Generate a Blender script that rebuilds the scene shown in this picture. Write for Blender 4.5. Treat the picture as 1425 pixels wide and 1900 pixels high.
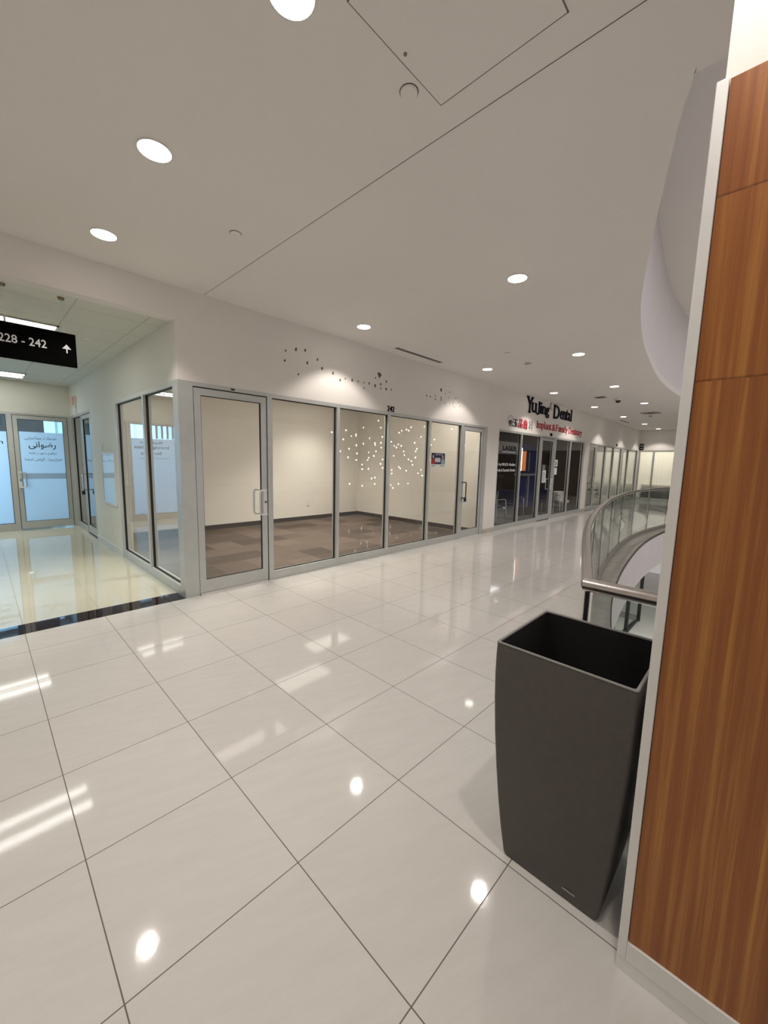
import bpy, bmesh, math, random
from mathutils import Vector, Matrix
from mathutils.geometry import tessellate_polygon
random.seed(7)
for o in list(bpy.data.objects): bpy.data.objects.remove(o)
scene = bpy.context.scene
col = scene.collection

# ------------------------------------------------------------------ camera
CAM_H = 1.611
Rw = [[0.6946987601800294, -0.7189192007935313, 0.023426808035241567],
      [-0.07495395072205038, -0.10474347448347121, -0.9916706660097832],
      [0.7153848879278107, 0.6871564503688521, -0.1266509962100302]]
cd = bpy.data.cameras.new('camera')
cam = bpy.data.objects.new('camera', cd); col.objects.link(cam)
cd.sensor_fit = 'VERTICAL'; cd.sensor_height = 36.0
cd.lens = 736.15 / 1900.0 * 36.0
cd.clip_start = 0.02; cd.clip_end = 200
rt, dn, fw = (Vector(r) for r in Rw)
M4 = Matrix((( rt.x, -dn.x, -fw.x, 0), (rt.y, -dn.y, -fw.y, 0), (rt.z, -dn.z, -fw.z, CAM_H), (0, 0, 0, 1)))
cam.matrix_world = M4
scene.camera = cam

# ------------------------------------------------------------------ view, world, large lights
scene.view_settings.view_transform = 'Standard'
scene.view_settings.look = 'None'
scene.view_settings.exposure = 0.15
scene.view_settings.gamma = 1.0
scene.view_settings.use_curve_mapping = False
w = bpy.data.worlds.new('world'); scene.world = w; w.use_nodes = True
w.node_tree.nodes['Background'].inputs[0].default_value = (1.0, 0.96, 0.93, 1)
w.node_tree.nodes['Background'].inputs[1].default_value = 0.38

def area_light(name, loc, rot, sx, sy, power, color, spread=180):
    l = bpy.data.lights.new(name, 'AREA'); l.shape = 'RECTANGLE'; l.size = sx; l.size_y = sy
    l.energy = power; l.color = color; l.spread = math.radians(spread)
    o = bpy.data.objects.new(name, l); col.objects.link(o); o.location = loc; o.rotation_euler = rot
    return o
SPOT_W = 62.0
WARM = (1.0, 0.935, 0.875)
area_light('atrium_fill_light', (9.5, -2.0, 5.1), (0, 0, 0), 12, 3.6, 130, (0.95, 0.93, 1.0))  # added fill lamp under the closed atrium ceiling, bounced off the lower floor
area_light('mall_light', (-3.5, -2.5, 3.0), (math.radians(0), 0, 0), 3, 3, 60, WARM)
area_light('hallway_daylight', (-0.1, 13.6, 1.7), (math.radians(-90), 0, 0), 3.2, 2.4, 80, (0.28, 0.62, 1.0))

# ------------------------------------------------------------------ materials
MAT = {}
def principled(name, base, rough=0.5, metal=0.0, **kw):
    m = bpy.data.materials.new(name); m.use_nodes = True
    b = m.node_tree.nodes['Principled BSDF']
    b.inputs['Base Color'].default_value = (*base, 1)
    b.inputs['Roughness'].default_value = rough
    b.inputs['Metallic'].default_value = metal
    for k, v in kw.items():
        b.inputs[k].default_value = v
    MAT[name] = m
    return m
def nd(m, t, **kw):
    n = m.node_tree.nodes.new(t)
    for k, v in kw.items(): setattr(n, k, v)
    return n
def mottled(name, base, rough, amount=0.04, scale=3.0, metal=0.0, bump=0.0, bscale=200, stretch=(1, 1, 1), **kw):
    m = principled(name, base, rough, metal, **kw)
    nt = m.node_tree; b = nt.nodes['Principled BSDF']
    geo = nd(m, 'ShaderNodeNewGeometry'); mp = nd(m, 'ShaderNodeMapping'); mp.inputs['Scale'].default_value = stretch
    nz = nd(m, 'ShaderNodeTexNoise'); nz.inputs['Scale'].default_value = scale; nz.inputs['Detail'].default_value = 4
    nt.links.new(geo.outputs['Position'], mp.inputs[0]); nt.links.new(mp.outputs[0], nz.inputs['Vector'])
    rp = nd(m, 'ShaderNodeValToRGB')
    rp.color_ramp.elements[0].position = 0.3; rp.color_ramp.elements[1].position = 0.7
    rp.color_ramp.elements[0].color = (*[max(0, c * (1 - amount)) for c in base], 1)
    rp.color_ramp.elements[1].color = (*[min(1, c * (1 + amount)) for c in base], 1)
    nt.links.new(nz.outputs['Fac'], rp.inputs[0]); nt.links.new(rp.outputs[0], b.inputs['Base Color'])
    if bump:
        n2 = nd(m, 'ShaderNodeTexNoise'); n2.inputs['Scale'].default_value = bscale
        nt.links.new(mp.outputs[0], n2.inputs['Vector'])
        bp = nd(m, 'ShaderNodeBump'); bp.inputs['Strength'].default_value = bump; bp.inputs['Distance'].default_value = 0.002
        nt.links.new(n2.outputs['Fac'], bp.inputs['Height']); nt.links.new(bp.outputs[0], b.inputs['Normal'])
    return m

mottled('wall_paint', (0.78, 0.735, 0.69), 0.75, 0.02, 1.5, bump=0.15, bscale=300)
mottled('ceiling_paint', (0.79, 0.76, 0.725), 0.85, 0.015, 1.0, bump=0.15, bscale=250)
mottled('hall_paint', (0.74, 0.73, 0.66), 0.7, 0.02, 1.5)
mottled('store_paint', (0.80, 0.765, 0.70), 0.7, 0.02, 1.5)
mottled('fascia_paint', (0.74, 0.70, 0.71), 0.6, 0.015, 2)
mottled('aluminium', (0.56, 0.57, 0.55), 0.38, 0.03, 8, metal=0.45)
mottled('edge_trim', (0.74, 0.73, 0.71), 0.42, 0.02, 8, metal=0.25)
mottled('brushed_steel', (0.55, 0.52, 0.50), 0.30, 0.10, 6, metal=1.0, stretch=(3, 3, 60))
mottled('steel_tube', (0.62, 0.58, 0.56), 0.27, 0.05, 20, metal=1.0)
mottled('ledge_metal', (0.42, 0.395, 0.36), 0.45, 0.12, 5, metal=0.7)
principled('chrome', (0.72, 0.72, 0.72), 0.15, 1.0)
principled('satin', (0.72, 0.72, 0.70), 0.3, 0.6)
principled('gasket', (0.008, 0.008, 0.008), 0.6)
principled('black_plastic', (0.012, 0.012, 0.013), 0.4)
principled('sign_black', (0.0012, 0.0012, 0.0012), 0.8, **{'Specular IOR Level': 0.05})
principled('white_plastic', (0.75, 0.73, 0.70), 0.4)
principled('white_vinyl', (0.85, 0.87, 0.88), 0.5)
principled('reflection_grey', (0.13, 0.13, 0.13), 0.5)  # flat grey imitating a reflection on the clinic glass
principled('letter_black', (0.006, 0.005, 0.016), 0.7, **{'Specular IOR Level': 0.25})
principled('letter_red', (0.50, 0.035, 0.05), 0.45)
principled('letter_grey', (0.35, 0.33, 0.33), 0.4)
principled('ink', (0.015, 0.03, 0.035), 0.6)
principled('strobe_red', (0.75, 0.22, 0.18), 0.4)
principled('brass', (0.25, 0.2, 0.12), 0.4, 1.0)
principled('dark_baseboard', (0.045, 0.030, 0.024), 0.5)
mottled('tile_base', (0.50, 0.46, 0.40), 0.3, 0.05, 4)
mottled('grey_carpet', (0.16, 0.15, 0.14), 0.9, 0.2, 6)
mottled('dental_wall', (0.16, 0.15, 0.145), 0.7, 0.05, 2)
mottled('partition', (0.30, 0.26, 0.25), 0.7, 0.03, 2)
mottled('brown_panel', (0.065, 0.042, 0.028), 0.45, 0.25, 5, stretch=(8, 8, 0.5))
mottled('blue_panel', (0.015, 0.03, 0.16), 0.4, 0.1, 2)
mottled('blue_fabric', (0.012, 0.02, 0.07), 0.8, 0.1, 20)
principled('gap_grey', (0.17, 0.15, 0.135), 0.9)
principled('bin_rim', (0.22, 0.21, 0.20), 0.4)
mottled('bin_plastic', (0.074, 0.064, 0.060), 0.55, 0.05, 30, bump=0.25, bscale=400)
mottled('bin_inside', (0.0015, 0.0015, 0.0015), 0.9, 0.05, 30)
mottled('tree_dark', (0.02, 0.016, 0.014), 0.6, 0.3, 6)
mottled('lower_floor', (0.62, 0.59, 0.56), 0.25, 0.03, 2)
mottled('adhesive', (0.16, 0.12, 0.095), 0.9, 0.3, 60)

def emission(name, color, strength):
    m = bpy.data.materials.new(name); m.use_nodes = True; nt = m.node_tree
    nt.nodes.remove(nt.nodes['Principled BSDF'])
    e = nd(m, 'ShaderNodeEmission'); e.inputs[0].default_value = (*color, 1); e.inputs[1].default_value = strength
    nt.links.new(e.outputs[0], nt.nodes['Material Output'].inputs[0]); MAT[name] = m; return m
emission('lamp_glow', (1.0, 0.95, 0.88), 12)
emission('tube_glow', (1.0, 1.0, 0.93), 9)
emission('troffer_glow', (1.0, 0.92, 0.80), 2.6)
emission('bulb_glow', (1.0, 0.93, 0.82), 20)
emission('daylight_window', (0.30, 0.60, 1.0), 2.0)
emission('lightbox_orange', (0.9, 0.30, 0.10), 0.55)
emission('lightbox_white', (1.0, 0.85, 0.78), 4)
emission('shop_tube', (1.0, 0.97, 0.85), 3)

def glass(name, tint, ior=1.5, rough=0.0, boost=1.0):
    m = bpy.data.materials.new(name); m.use_nodes = True; nt = m.node_tree
    nt.nodes.remove(nt.nodes['Principled BSDF'])
    t = nd(m, 'ShaderNodeBsdfTransparent'); t.inputs[0].default_value = (*tint, 1)
    g = nd(m, 'ShaderNodeBsdfGlossy'); g.inputs['Roughness'].default_value = rough; g.inputs[0].default_value = (1, 1, 1, 1)
    f = nd(m, 'ShaderNodeLayerWeight'); f.inputs['Blend'].default_value = 0.5
    pw = nd(m, 'ShaderNodeMath', operation='POWER'); pw.inputs[1].default_value = 5.0
    sc_ = nd(m, 'ShaderNodeMath', operation='MULTIPLY_ADD'); sc_.inputs[1].default_value = 0.96; sc_.inputs[2].default_value = 0.04
    nt.links.new(f.outputs['Facing'], pw.inputs[0]); nt.links.new(pw.outputs[0], sc_.inputs[0])
    mu = nd(m, 'ShaderNodeMath', operation='MULTIPLY'); mu.inputs[1].default_value = boost; mu.use_clamp = True
    mx = nd(m, 'ShaderNodeMixShader')
    nt.links.new(sc_.outputs[0], mu.inputs[0]); nt.links.new(mu.outputs[0], mx.inputs[0])
    nt.links.new(t.outputs[0], mx.inputs[1]); nt.links.new(g.outputs[0], mx.inputs[2])
    nt.links.new(mx.outputs[0], nt.nodes['Material Output'].inputs[0]); MAT[name] = m; return m
glass('glass', (0.965, 0.975, 0.96), 1.5, boost=1.6)
glass('tint_glass', (0.55, 0.56, 0.55), 1.5, boost=1.6)
glass('rail_glass', (0.85, 0.925, 0.90), 1.5, boost=1.1)

def film(name, color, trans=0.5, clear=0.0, glow=None):
    m = bpy.data.materials.new(name); m.use_nodes = True; nt = m.node_tree
    nt.nodes.remove(nt.nodes['Principled BSDF'])
    d = nd(m, 'ShaderNodeBsdfDiffuse'); d.inputs[0].default_value = (*color, 1)
    t = nd(m, 'ShaderNodeBsdfTranslucent'); t.inputs[0].default_value = (*color, 1)
    mx = nd(m, 'ShaderNodeMixShader'); mx.inputs[0].default_value = trans
    nt.links.new(d.outputs[0], mx.inputs[1]); nt.links.new(t.outputs[0], mx.inputs[2])
    c = nd(m, 'ShaderNodeBsdfTransparent'); m2 = nd(m, 'ShaderNodeMixShader'); m2.inputs[0].default_value = clear
    nt.links.new(mx.outputs[0], m2.inputs[1]); nt.links.new(c.outputs[0], m2.inputs[2])
    nt.links.new(m2.outputs[0], nt.nodes['Material Output'].inputs[0]); MAT[name] = m; return m, m2
film('film', (0.84, 0.88, 0.93), 0.75)
film('film_band', (0.55, 0.58, 0.62), 0.6)
film('green_film', (0.66, 0.68, 0.62), 0.4, 0.25)
m, mixn = film('graded_film', (0.84, 0.83, 0.76), 0.55)
geo = nd(m, 'ShaderNodeNewGeometry'); sp = nd(m, 'ShaderNodeSeparateXYZ'); mr = nd(m, 'ShaderNodeMapRange')
mr.inputs['From Min'].default_value = 0.45; mr.inputs['From Max'].default_value = 1.1
mr.inputs['To Min'].default_value = 0.95; mr.inputs['To Max'].default_value = 0.0
m.node_tree.links.new(geo.outputs['Position'], sp.inputs[0]); m.node_tree.links.new(sp.outputs['Z'], mr.inputs['Value'])
m.node_tree.links.new(mr.outputs[0], mixn.inputs[0])

def tile_floor(name, base, grout, rough, spec_ior, off, ang, size, gw, vary=0.02, streak=0.035, coat=0.0):
    m = principled(name, base, rough); nt = m.node_tree; b = nt.nodes['Principled BSDF']
    b.inputs['IOR'].default_value = spec_ior
    if coat: b.inputs['Coat Weight'].default_value = coat; b.inputs['Coat Roughness'].default_value = 0.02
    L = nt.links.new
    geo = nd(m, 'ShaderNodeNewGeometry')
    add = nd(m, 'ShaderNodeVectorMath', operation='ADD'); add.inputs[1].default_value = (*off, 0)
    rot = nd(m, 'ShaderNodeVectorRotate', rotation_type='Z_AXIS'); rot.inputs['Angle'].default_value = -ang
    sc = nd(m, 'ShaderNodeVectorMath', operation='SCALE'); sc.inputs['Scale'].default_value = 1.0 / size
    L(geo.outputs['Position'], add.inputs[0]); L(add.outputs[0], rot.inputs['Vector']); L(rot.outputs[0], sc.inputs[0])
    fr = nd(m, 'ShaderNodeVectorMath', operation='FRACTION'); L(sc.outputs[0], fr.inputs[0])
    fl = nd(m, 'ShaderNodeVectorMath', operation='FLOOR'); L(sc.outputs[0], fl.inputs[0])
    se = nd(m, 'ShaderNodeSeparateXYZ'); L(fr.outputs[0], se.inputs[0])
    ds = []
    for ax in ('X', 'Y'):
        s = nd(m, 'ShaderNodeMath', operation='SUBTRACT'); L(se.outputs[ax], s.inputs[0]); s.inputs[1].default_value = 0.5
        a = nd(m, 'ShaderNodeMath', operation='ABSOLUTE'); L(s.outputs[0], a.inputs[0]); ds.append(a)
    mx = nd(m, 'ShaderNodeMath', operation='MAXIMUM'); L(ds[0].outputs[0], mx.inputs[0]); L(ds[1].outputs[0], mx.inputs[1])
    gt = nd(m, 'ShaderNodeMath', operation='GREATER_THAN'); L(mx.outputs[0], gt.inputs[0]); gt.inputs[1].default_value = 0.5 - gw / size / 2
    wn = nd(m, 'ShaderNodeTexWhiteNoise', noise_dimensions='2D'); L(fl.outputs[0], wn.inputs['Vector'])
    # streaky stone grain
    r2 = nd(m, 'ShaderNodeVectorRotate', rotation_type='Z_AXIS'); r2.inputs['Angle'].default_value = 0.35; L(rot.outputs[0], r2.inputs['Vector'])
    st = nd(m, 'ShaderNodeVectorMath', operation='MULTIPLY'); st.inputs[1].default_value = (1.2, 7.0, 1); L(r2.outputs[0], st.inputs[0])
    ofs = nd(m, 'ShaderNodeVectorMath', operation='SCALE'); ofs.inputs['Scale'].default_value = 3.7; L(wn.outputs['Color'], ofs.inputs[0])
    sa = nd(m, 'ShaderNodeVectorMath', operation='ADD'); L(st.outputs[0], sa.inputs[0]); L(ofs.outputs[0], sa.inputs[1])
    nz = nd(m, 'ShaderNodeTexNoise'); nz.inputs['Scale'].default_value = 3.0; nz.inputs['Detail'].default_value = 8; nz.inputs['Roughness'].default_value = 0.65
    L(sa.outputs[0], nz.inputs['Vector'])
    k1 = nd(m, 'ShaderNodeMapRange'); L(nz.outputs['Fac'], k1.inputs['Value'])
    k1.inputs['From Min'].default_value = 0.3; k1.inputs['From Max'].default_value = 0.7
    k1.inputs['To Min'].default_value = 1 - streak; k1.inputs['To Max'].default_value = 1 + streak
    k2 = nd(m, 'ShaderNodeMapRange'); L(wn.outputs['Value'], k2.inputs['Value'])
    k2.inputs['To Min'].default_value = 1 - vary; k2.inputs['To Max'].default_value = 1 + vary
    kk = nd(m, 'ShaderNodeMath', operation='MULTIPLY'); L(k1.outputs[0], kk.inputs[0]); L(k2.outputs[0], kk.inputs[1])
    cs = nd(m, 'ShaderNodeVectorMath', operation='SCALE'); cs.inputs[0].default_value = base; L(kk.outputs[0], cs.inputs['Scale'])
    mc = nd(m, 'ShaderNodeMixRGB'); L(gt.outputs[0], mc.inputs[0]); L(cs.outputs[0], mc.inputs[1]); mc.inputs[2].default_value = (*grout, 1)
    L(mc.outputs[0], b.inputs['Base Color'])
    rr = nd(m, 'ShaderNodeMapRange'); L(gt.outputs[0], rr.inputs['Value']); rr.inputs['To Min'].default_value = rough; rr.inputs['To Max'].default_value = 0.7
    L(rr.outputs[0], b.inputs['Roughness'])
    n3 = nd(m, 'ShaderNodeTexNoise'); n3.inputs['Scale'].default_value = 60; n3.inputs['Detail'].default_value = 2; L(rot.outputs[0], n3.inputs['Vector'])
    bp = nd(m, 'ShaderNodeBump'); bp.inputs['Strength'].default_value = 0.05; bp.inputs['Distance'].default_value = 0.001
    L(n3.outputs['Fac'], bp.inputs['Height'])
    if rough > 0.05: L(bp.outputs[0], b.inputs['Normal'])
    return m
OFF = (0.6628225 * 0.6, -3.0169153 * 0.6)
tile_floor('floor_tile', (0.565, 0.54, 0.51), (0.13, 0.105, 0.09), 0.055, 1.45, OFF, -0.0089, 0.6, 0.0040)
tile_floor('hall_tile', (0.52, 0.495, 0.40), (0.25, 0.22, 0.17), 0.025, 1.62, OFF, -0.0089, 0.6, 0.0035, streak=0.01)
tile_floor('granite', (0.022, 0.014, 0.016), (0.01, 0.008, 0.008), 0.03, 1.33, OFF, -0.0089, 0.6, 0.002, streak=0.2)
tile_floor('carpet_tile', (0.103, 0.078, 0.063), (0.09, 0.068, 0.054), 0.95, 1.3, (0.1, 0.13), 0.0, 0.5, 0.002, vary=0.42, streak=0.16)
tile_floor('acoustic_tile', (0.66, 0.665, 0.60), (0.47, 0.475, 0.43), 0.9, 1.3, (-0.2, -0.23), 0.0, 0.61, 0.012, vary=0.01, streak=0.02)

# wood veneer
m = principled('wood_veneer', (0.35, 0.13, 0.03), 0.36); nt = m.node_tree; b = nt.nodes['Principled BSDF']; L = nt.links.new
geo = nd(m, 'ShaderNodeNewGeometry')
mp = nd(m, 'ShaderNodeMapping'); mp.inputs['Scale'].default_value = (1, 22, 0.35); L(geo.outputs['Position'], mp.inputs[0])
se = nd(m, 'ShaderNodeSeparateXYZ'); L(geo.outputs['Position'], se.inputs[0])
# sheets of veneer change grain at each horizontal seam
sb = nd(m, 'ShaderNodeMath', operation='SUBTRACT'); L(se.outputs['Z'], sb.inputs[0]); sb.inputs[1].default_value = 1.836
dv = nd(m, 'ShaderNodeMath', operation='DIVIDE'); L(sb.outputs[0], dv.inputs[0]); dv.inputs[1].default_value = 0.444
fq = nd(m, 'ShaderNodeMath', operation='FLOOR'); L(dv.outputs[0], fq.inputs[0])
mn = nd(m, 'ShaderNodeMath', operation='MAXIMUM'); L(fq.outputs[0], mn.inputs[0]); mn.inputs[1].default_value = -1
ms = nd(m, 'ShaderNodeMath', operation='MULTIPLY'); L(mn.outputs[0], ms.inputs[0]); ms.inputs[1].default_value = 0.35
cx = nd(m, 'ShaderNodeCombineXYZ'); L(ms.outputs[0], cx.inputs['X']); L(ms.outputs[0], cx.inputs['Y'])
av = nd(m, 'ShaderNodeVectorMath', operation='ADD'); L(mp.outputs[0], av.inputs[0]); L(cx.outputs[0], av.inputs[1])
n1 = nd(m, 'ShaderNodeTexNoise'); n1.inputs['Scale'].default_value = 2.2; n1.inputs['Detail'].default_value = 5; n1.inputs['Distortion'].default_value = 0.3
L(av.outputs[0], n1.inputs['Vector'])
m2 = nd(m, 'ShaderNodeMapping'); m2.inputs['Scale'].default_value = (1, 260, 3); L(geo.outputs['Position'], m2.inputs[0])
n2 = nd(m, 'ShaderNodeTexNoise'); n2.inputs['Scale'].default_value = 1.5; n2.inputs['Detail'].default_value = 4; L(m2.outputs[0], n2.inputs['Vector'])
ad = nd(m, 'ShaderNodeMath', operation='MULTIPLY_ADD'); L(n2.outputs['Fac'], ad.inputs[0]); ad.inputs[1].default_value = 0.35; L(n1.outputs['Fac'], ad.inputs[2])
rp = nd(m, 'ShaderNodeValToRGB'); cr = rp.color_ramp
cr.elements[0].position = 0.36; cr.elements[0].color = (0.185, 0.052, 0.012, 1)
cr.elements[1].position = 1.02; cr.elements[1].color = (0.50, 0.23, 0.05, 1)
e = cr.elements.new(0.68); e.color = (0.285, 0.095, 0.021, 1)
L(ad.outputs[0], rp.inputs[0])
fc = nd(m, 'ShaderNodeMath', operation='FRACT'); L(dv.outputs[0], fc.inputs[0])
lt = nd(m, 'ShaderNodeMath', operation='LESS_THAN'); L(fc.outputs[0], lt.inputs[0]); lt.inputs[1].default_value = 0.012
gz = nd(m, 'ShaderNodeMath', operation='GREATER_THAN'); L(se.outputs['Z'], gz.inputs[0]); gz.inputs[1].default_value = 1.7
an = nd(m, 'ShaderNodeMath', operation='MULTIPLY'); L(lt.outputs[0], an.inputs[0]); L(gz.outputs[0], an.inputs[1])
mc = nd(m, 'ShaderNodeMixRGB', blend_type='MULTIPLY'); L(an.outputs[0], mc.inputs[0]); L(rp.outputs[0], mc.inputs[1]); mc.inputs[2].default_value = (0.62, 0.55, 0.5, 1)
L(mc.outputs[0], b.inputs['Base Color'])

# ------------------------------------------------------------------ mesh helpers
class MB:
    def __init__(s): s.bm = bmesh.new()
    def box(s, x0, x1, y0, y1, z0, z1, bev=0.0):
        bm = s.bm if not bev else bmesh.new()
        vs = [bm.verts.new((x, y, z)) for x in (x0, x1) for y in (y0, y1) for z in (z0, z1)]
        for f in ((0, 1, 3, 2), (4, 6, 7, 5), (0, 4, 5, 1), (2, 3, 7, 6), (0, 2, 6, 4), (1, 5, 7, 3)):
            bm.faces.new([vs[i] for i in f])
        if bev:
            bmesh.ops.bevel(bm, geom=list(bm.edges), offset=bev, segments=2, affect='EDGES', profile=0.5)
            s.merge(bm)
        return s
    def merge(s, bm):
        mp = {v: s.bm.verts.new(v.co) for v in bm.verts}
        for f in bm.faces: s.bm.faces.new([mp[v] for v in f.verts])
        bm.free()
    def quad(s, pts):
        s.bm.faces.new([s.bm.verts.new(p) for p in pts]); return s
    def lathe(s, prof, c=(0, 0, 0), n=24, axis='Z', cap=True):
        rings = []
        for r, h in prof:
            ring = []
            for k in range(n):
                a = 2 * math.pi * k / n
                p = (r * math.cos(a), r * math.sin(a), h)
                if axis == 'Y': p = (p[0], p[2], p[1])
                if axis == 'X': p = (p[2], p[0], p[1])
                ring.append(s.bm.verts.new((c[0] + p[0], c[1] + p[1], c[2] + p[2])))
            rings.append(ring)
        for a, b in zip(rings, rings[1:]):
            for k in range(n): s.bm.faces.new((a[k], a[(k + 1) % n], b[(k + 1) % n], b[k]))
        if cap:
            s.bm.faces.new(rings[0]); s.bm.faces.new(rings[-1])
        return s
    def tube(s, pts, r, n=10):
        P = [Vector(p) for p in pts]; rings = []
        up = Vector((0, 0, 1)); prev = None
        for i, p in enumerate(P):
            d = (P[min(i + 1, len(P) - 1)] - P[max(i - 1, 0)]).normalized()
            if prev is None:
                u = d.cross(up)
                if u.length < 0.1: u = d.cross(Vector((1, 0, 0)))
            else: u = prev - d * prev.dot(d)
            u.normalize(); prev = u; v = d.cross(u)
            k = 1.0
            if 0 < i < len(P) - 1:
                c = (P[i] - P[i - 1]).normalized().dot(d); k = 1 / max(c, 0.6)
            rings.append([s.bm.verts.new(p + (u * math.cos(t) * k + v * math.sin(t)) * r) for t in [2 * math.pi * j / n for j in range(n)]])
        for a, b in zip(rings, rings[1:]):
            for k in range(n): s.bm.faces.new((a[k], a[(k + 1) % n], b[(k + 1) % n], b[k]))
        s.bm.faces.new(rings[0]); s.bm.faces.new(rings[-1]); return s
    def prism(s, poly, z0, z1, holes=()):
        loops = [list(poly)] + [list(h) for h in holes]
        flat = [p for l in loops for p in l]
        tris = tessellate_polygon([[Vector((p[0], p[1], 0)) for p in l] for l in loops])
        top = [s.bm.verts.new((p[0], p[1], z1)) for p in flat]; bot = [s.bm.verts.new((p[0], p[1], z0)) for p in flat]
        for t in tris:
            try: s.bm.faces.new([top[i] for i in t]); s.bm.faces.new([bot[i] for i in reversed(t)])
            except ValueError: pass
        o = 0
        for l in loops:
            n = len(l)
            for k in range(n):
                a, b2 = o + k, o + (k + 1) % n
                s.bm.faces.new((bot[a], bot[b2], top[b2], top[a]))
            o += n
        return s
    def strip(s, line, z0, z1, thick=0.0, inward=1):
        """vertical wall along an open plan polyline, with thickness"""
        off = offset_line(line, thick * inward) if thick else None
        for i in range(len(line) - 1):
            a, b2 = line[i], line[i + 1]
            s.quad([(a[0], a[1], z0), (b2[0], b2[1], z0), (b2[0], b2[1], z1), (a[0], a[1], z1)])
            if off:
                c, d = off[i], off[i + 1]
                s.quad([(c[0], c[1], z0), (d[0], d[1], z0), (d[0], d[1], z1), (c[0], c[1], z1)])
                s.quad([(a[0], a[1], z1), (b2[0], b2[1], z1), (d[0], d[1], z1), (c[0], c[1], z1)])
                s.quad([(a[0], a[1], z0), (b2[0], b2[1], z0), (d[0], d[1], z0), (c[0], c[1], z0)])
        if off:
            for p, q in ((line[0], off[0]), (line[-1], off[-1])):
                s.quad([(p[0], p[1], z0), (q[0], q[1], z0), (q[0], q[1], z1), (p[0], p[1], z1)])
        return s
    def build(s, name, mat, parent=None, smooth=False, origin=None):
        bmesh.ops.recalc_face_normals(s.bm, faces=s.bm.faces[:])
        me = bpy.data.meshes.new(name); 
        if origin is not None: bmesh.ops.translate(s.bm, verts=s.bm.verts[:], vec=-Vector(origin))
        s.bm.to_mesh(me); s.bm.free()
        me.materials.append(MAT[mat])
        if smooth:
            for p in me.polygons: p.use_smooth = True
            try: me.set_sharp_from_angle(angle=math.radians(40))
            except Exception: pass
        o = bpy.data.objects.new(name, me); col.objects.link(o)
        if origin is not None: o.location = origin
        if parent is not None: put(o, parent)
        return o
def put(o, parent):
    o.parent = parent
    o.location = o.location - parent.location if not parent.parent else o.location - parent.location - parent.parent.location
def offset_line(line, d):
    out = []
    for i, p in enumerate(line):
        a = Vector(line[max(i - 1, 0)][:2]); b2 = Vector(line[min(i + 1, len(line) - 1)][:2])
        t = (b2 - a).normalized(); n = Vector((t.y, -t.x))
        out.append((p[0] + n.x * d, p[1] + n.y * d))
    return out
def tag(o, label=None, cat=None, group=None, kind=None):
    if label: o['label'] = label
    if cat: o['category'] = cat
    if group: o['group'] = group
    if kind: o['kind'] = kind
    return o
def thing(name, loc, label, cat, group=None):
    o = bpy.data.objects.new(name, None); o.empty_display_size = 0.1; col.objects.link(o); o.location = loc
    return tag(o, label, cat, group)
def struct(name, mb, mat, label=None, smooth=False):
    o = mb.build(name, mat, None, smooth) if isinstance(mb, MB) else mb
    o['kind'] = 'structure'
    if label: o['label'] = label; o['category'] = name.split('_')[0]
    return o
def sempty(name, label):
    o = bpy.data.objects.new(name, None); o.empty_display_size = 0.1; col.objects.link(o)
    o['kind'] = 'structure'; o['label'] = label; o['category'] = name.split('_')[0]
    return o
def copy_tree(o, parent=None):
    c = o.copy(); col.objects.link(c); c.parent = parent
    for ch in list(o.children): copy_tree(ch, c)
    return c

# writing: text turned into a mesh and fitted to a rectangle on a vertical plane facing -Y (or +X etc.)
def text_obj(name, body, mat, x0, x1, z0, z1, y, depth=0.004, bold=0.0, parent=None, shear=0.0, face='-Y', serif=False):
    cu = bpy.data.curves.new(name, 'FONT'); cu.body = body; cu.size = 1.0; cu.offset = bold; cu.resolution_u = 3
    cu.shear = shear
    t = bpy.data.objects.new(name, cu); col.objects.link(t)
    dg = bpy.context.evaluated_depsgraph_get(); dg.update()
    me = bpy.data.meshes.new_from_object(t.evaluated_get(dg))
    bpy.data.objects.remove(t); bpy.data.curves.remove(cu)
    vs = [v.co for v in me.vertices]
    if not vs: return None
    ax0 = min(v.x for v in vs); ax1 = max(v.x for v in vs); ay0 = min(v.y for v in vs); ay1 = max(v.y for v in vs)
    bm = bmesh.new(); bm.from_mesh(me)
    sx = (x1 - x0) / max(1e-6, ax1 - ax0); sz = (z1 - z0) / max(1e-6, ay1 - ay0)
    faces = bm.faces[:]
    ext = bmesh.ops.extrude_face_region(bm, geom=faces)
    nv = [g for g in ext['geom'] if isinstance(g, bmesh.types.BMVert)]
    for v in nv: v.co.z = 1.0
    for v in bm.verts:
        u = x0 + (v.co.x - ax0) * sx; h = z0 + (v.co.y - ay0) * sz; d = v.co.z * depth
        if face == '-Y': v.co = (u, y - d, h)
        elif face == '-X': v.co = (y - d, -u, h)
    mb = MB(); mb.bm.free(); mb.bm = bm
    bpy.data.meshes.remove(me)
    return mb.build(name, mat, parent)

W = 4.645            # face of the shopfront wall
CZ = 3.37            # ceiling height
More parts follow.
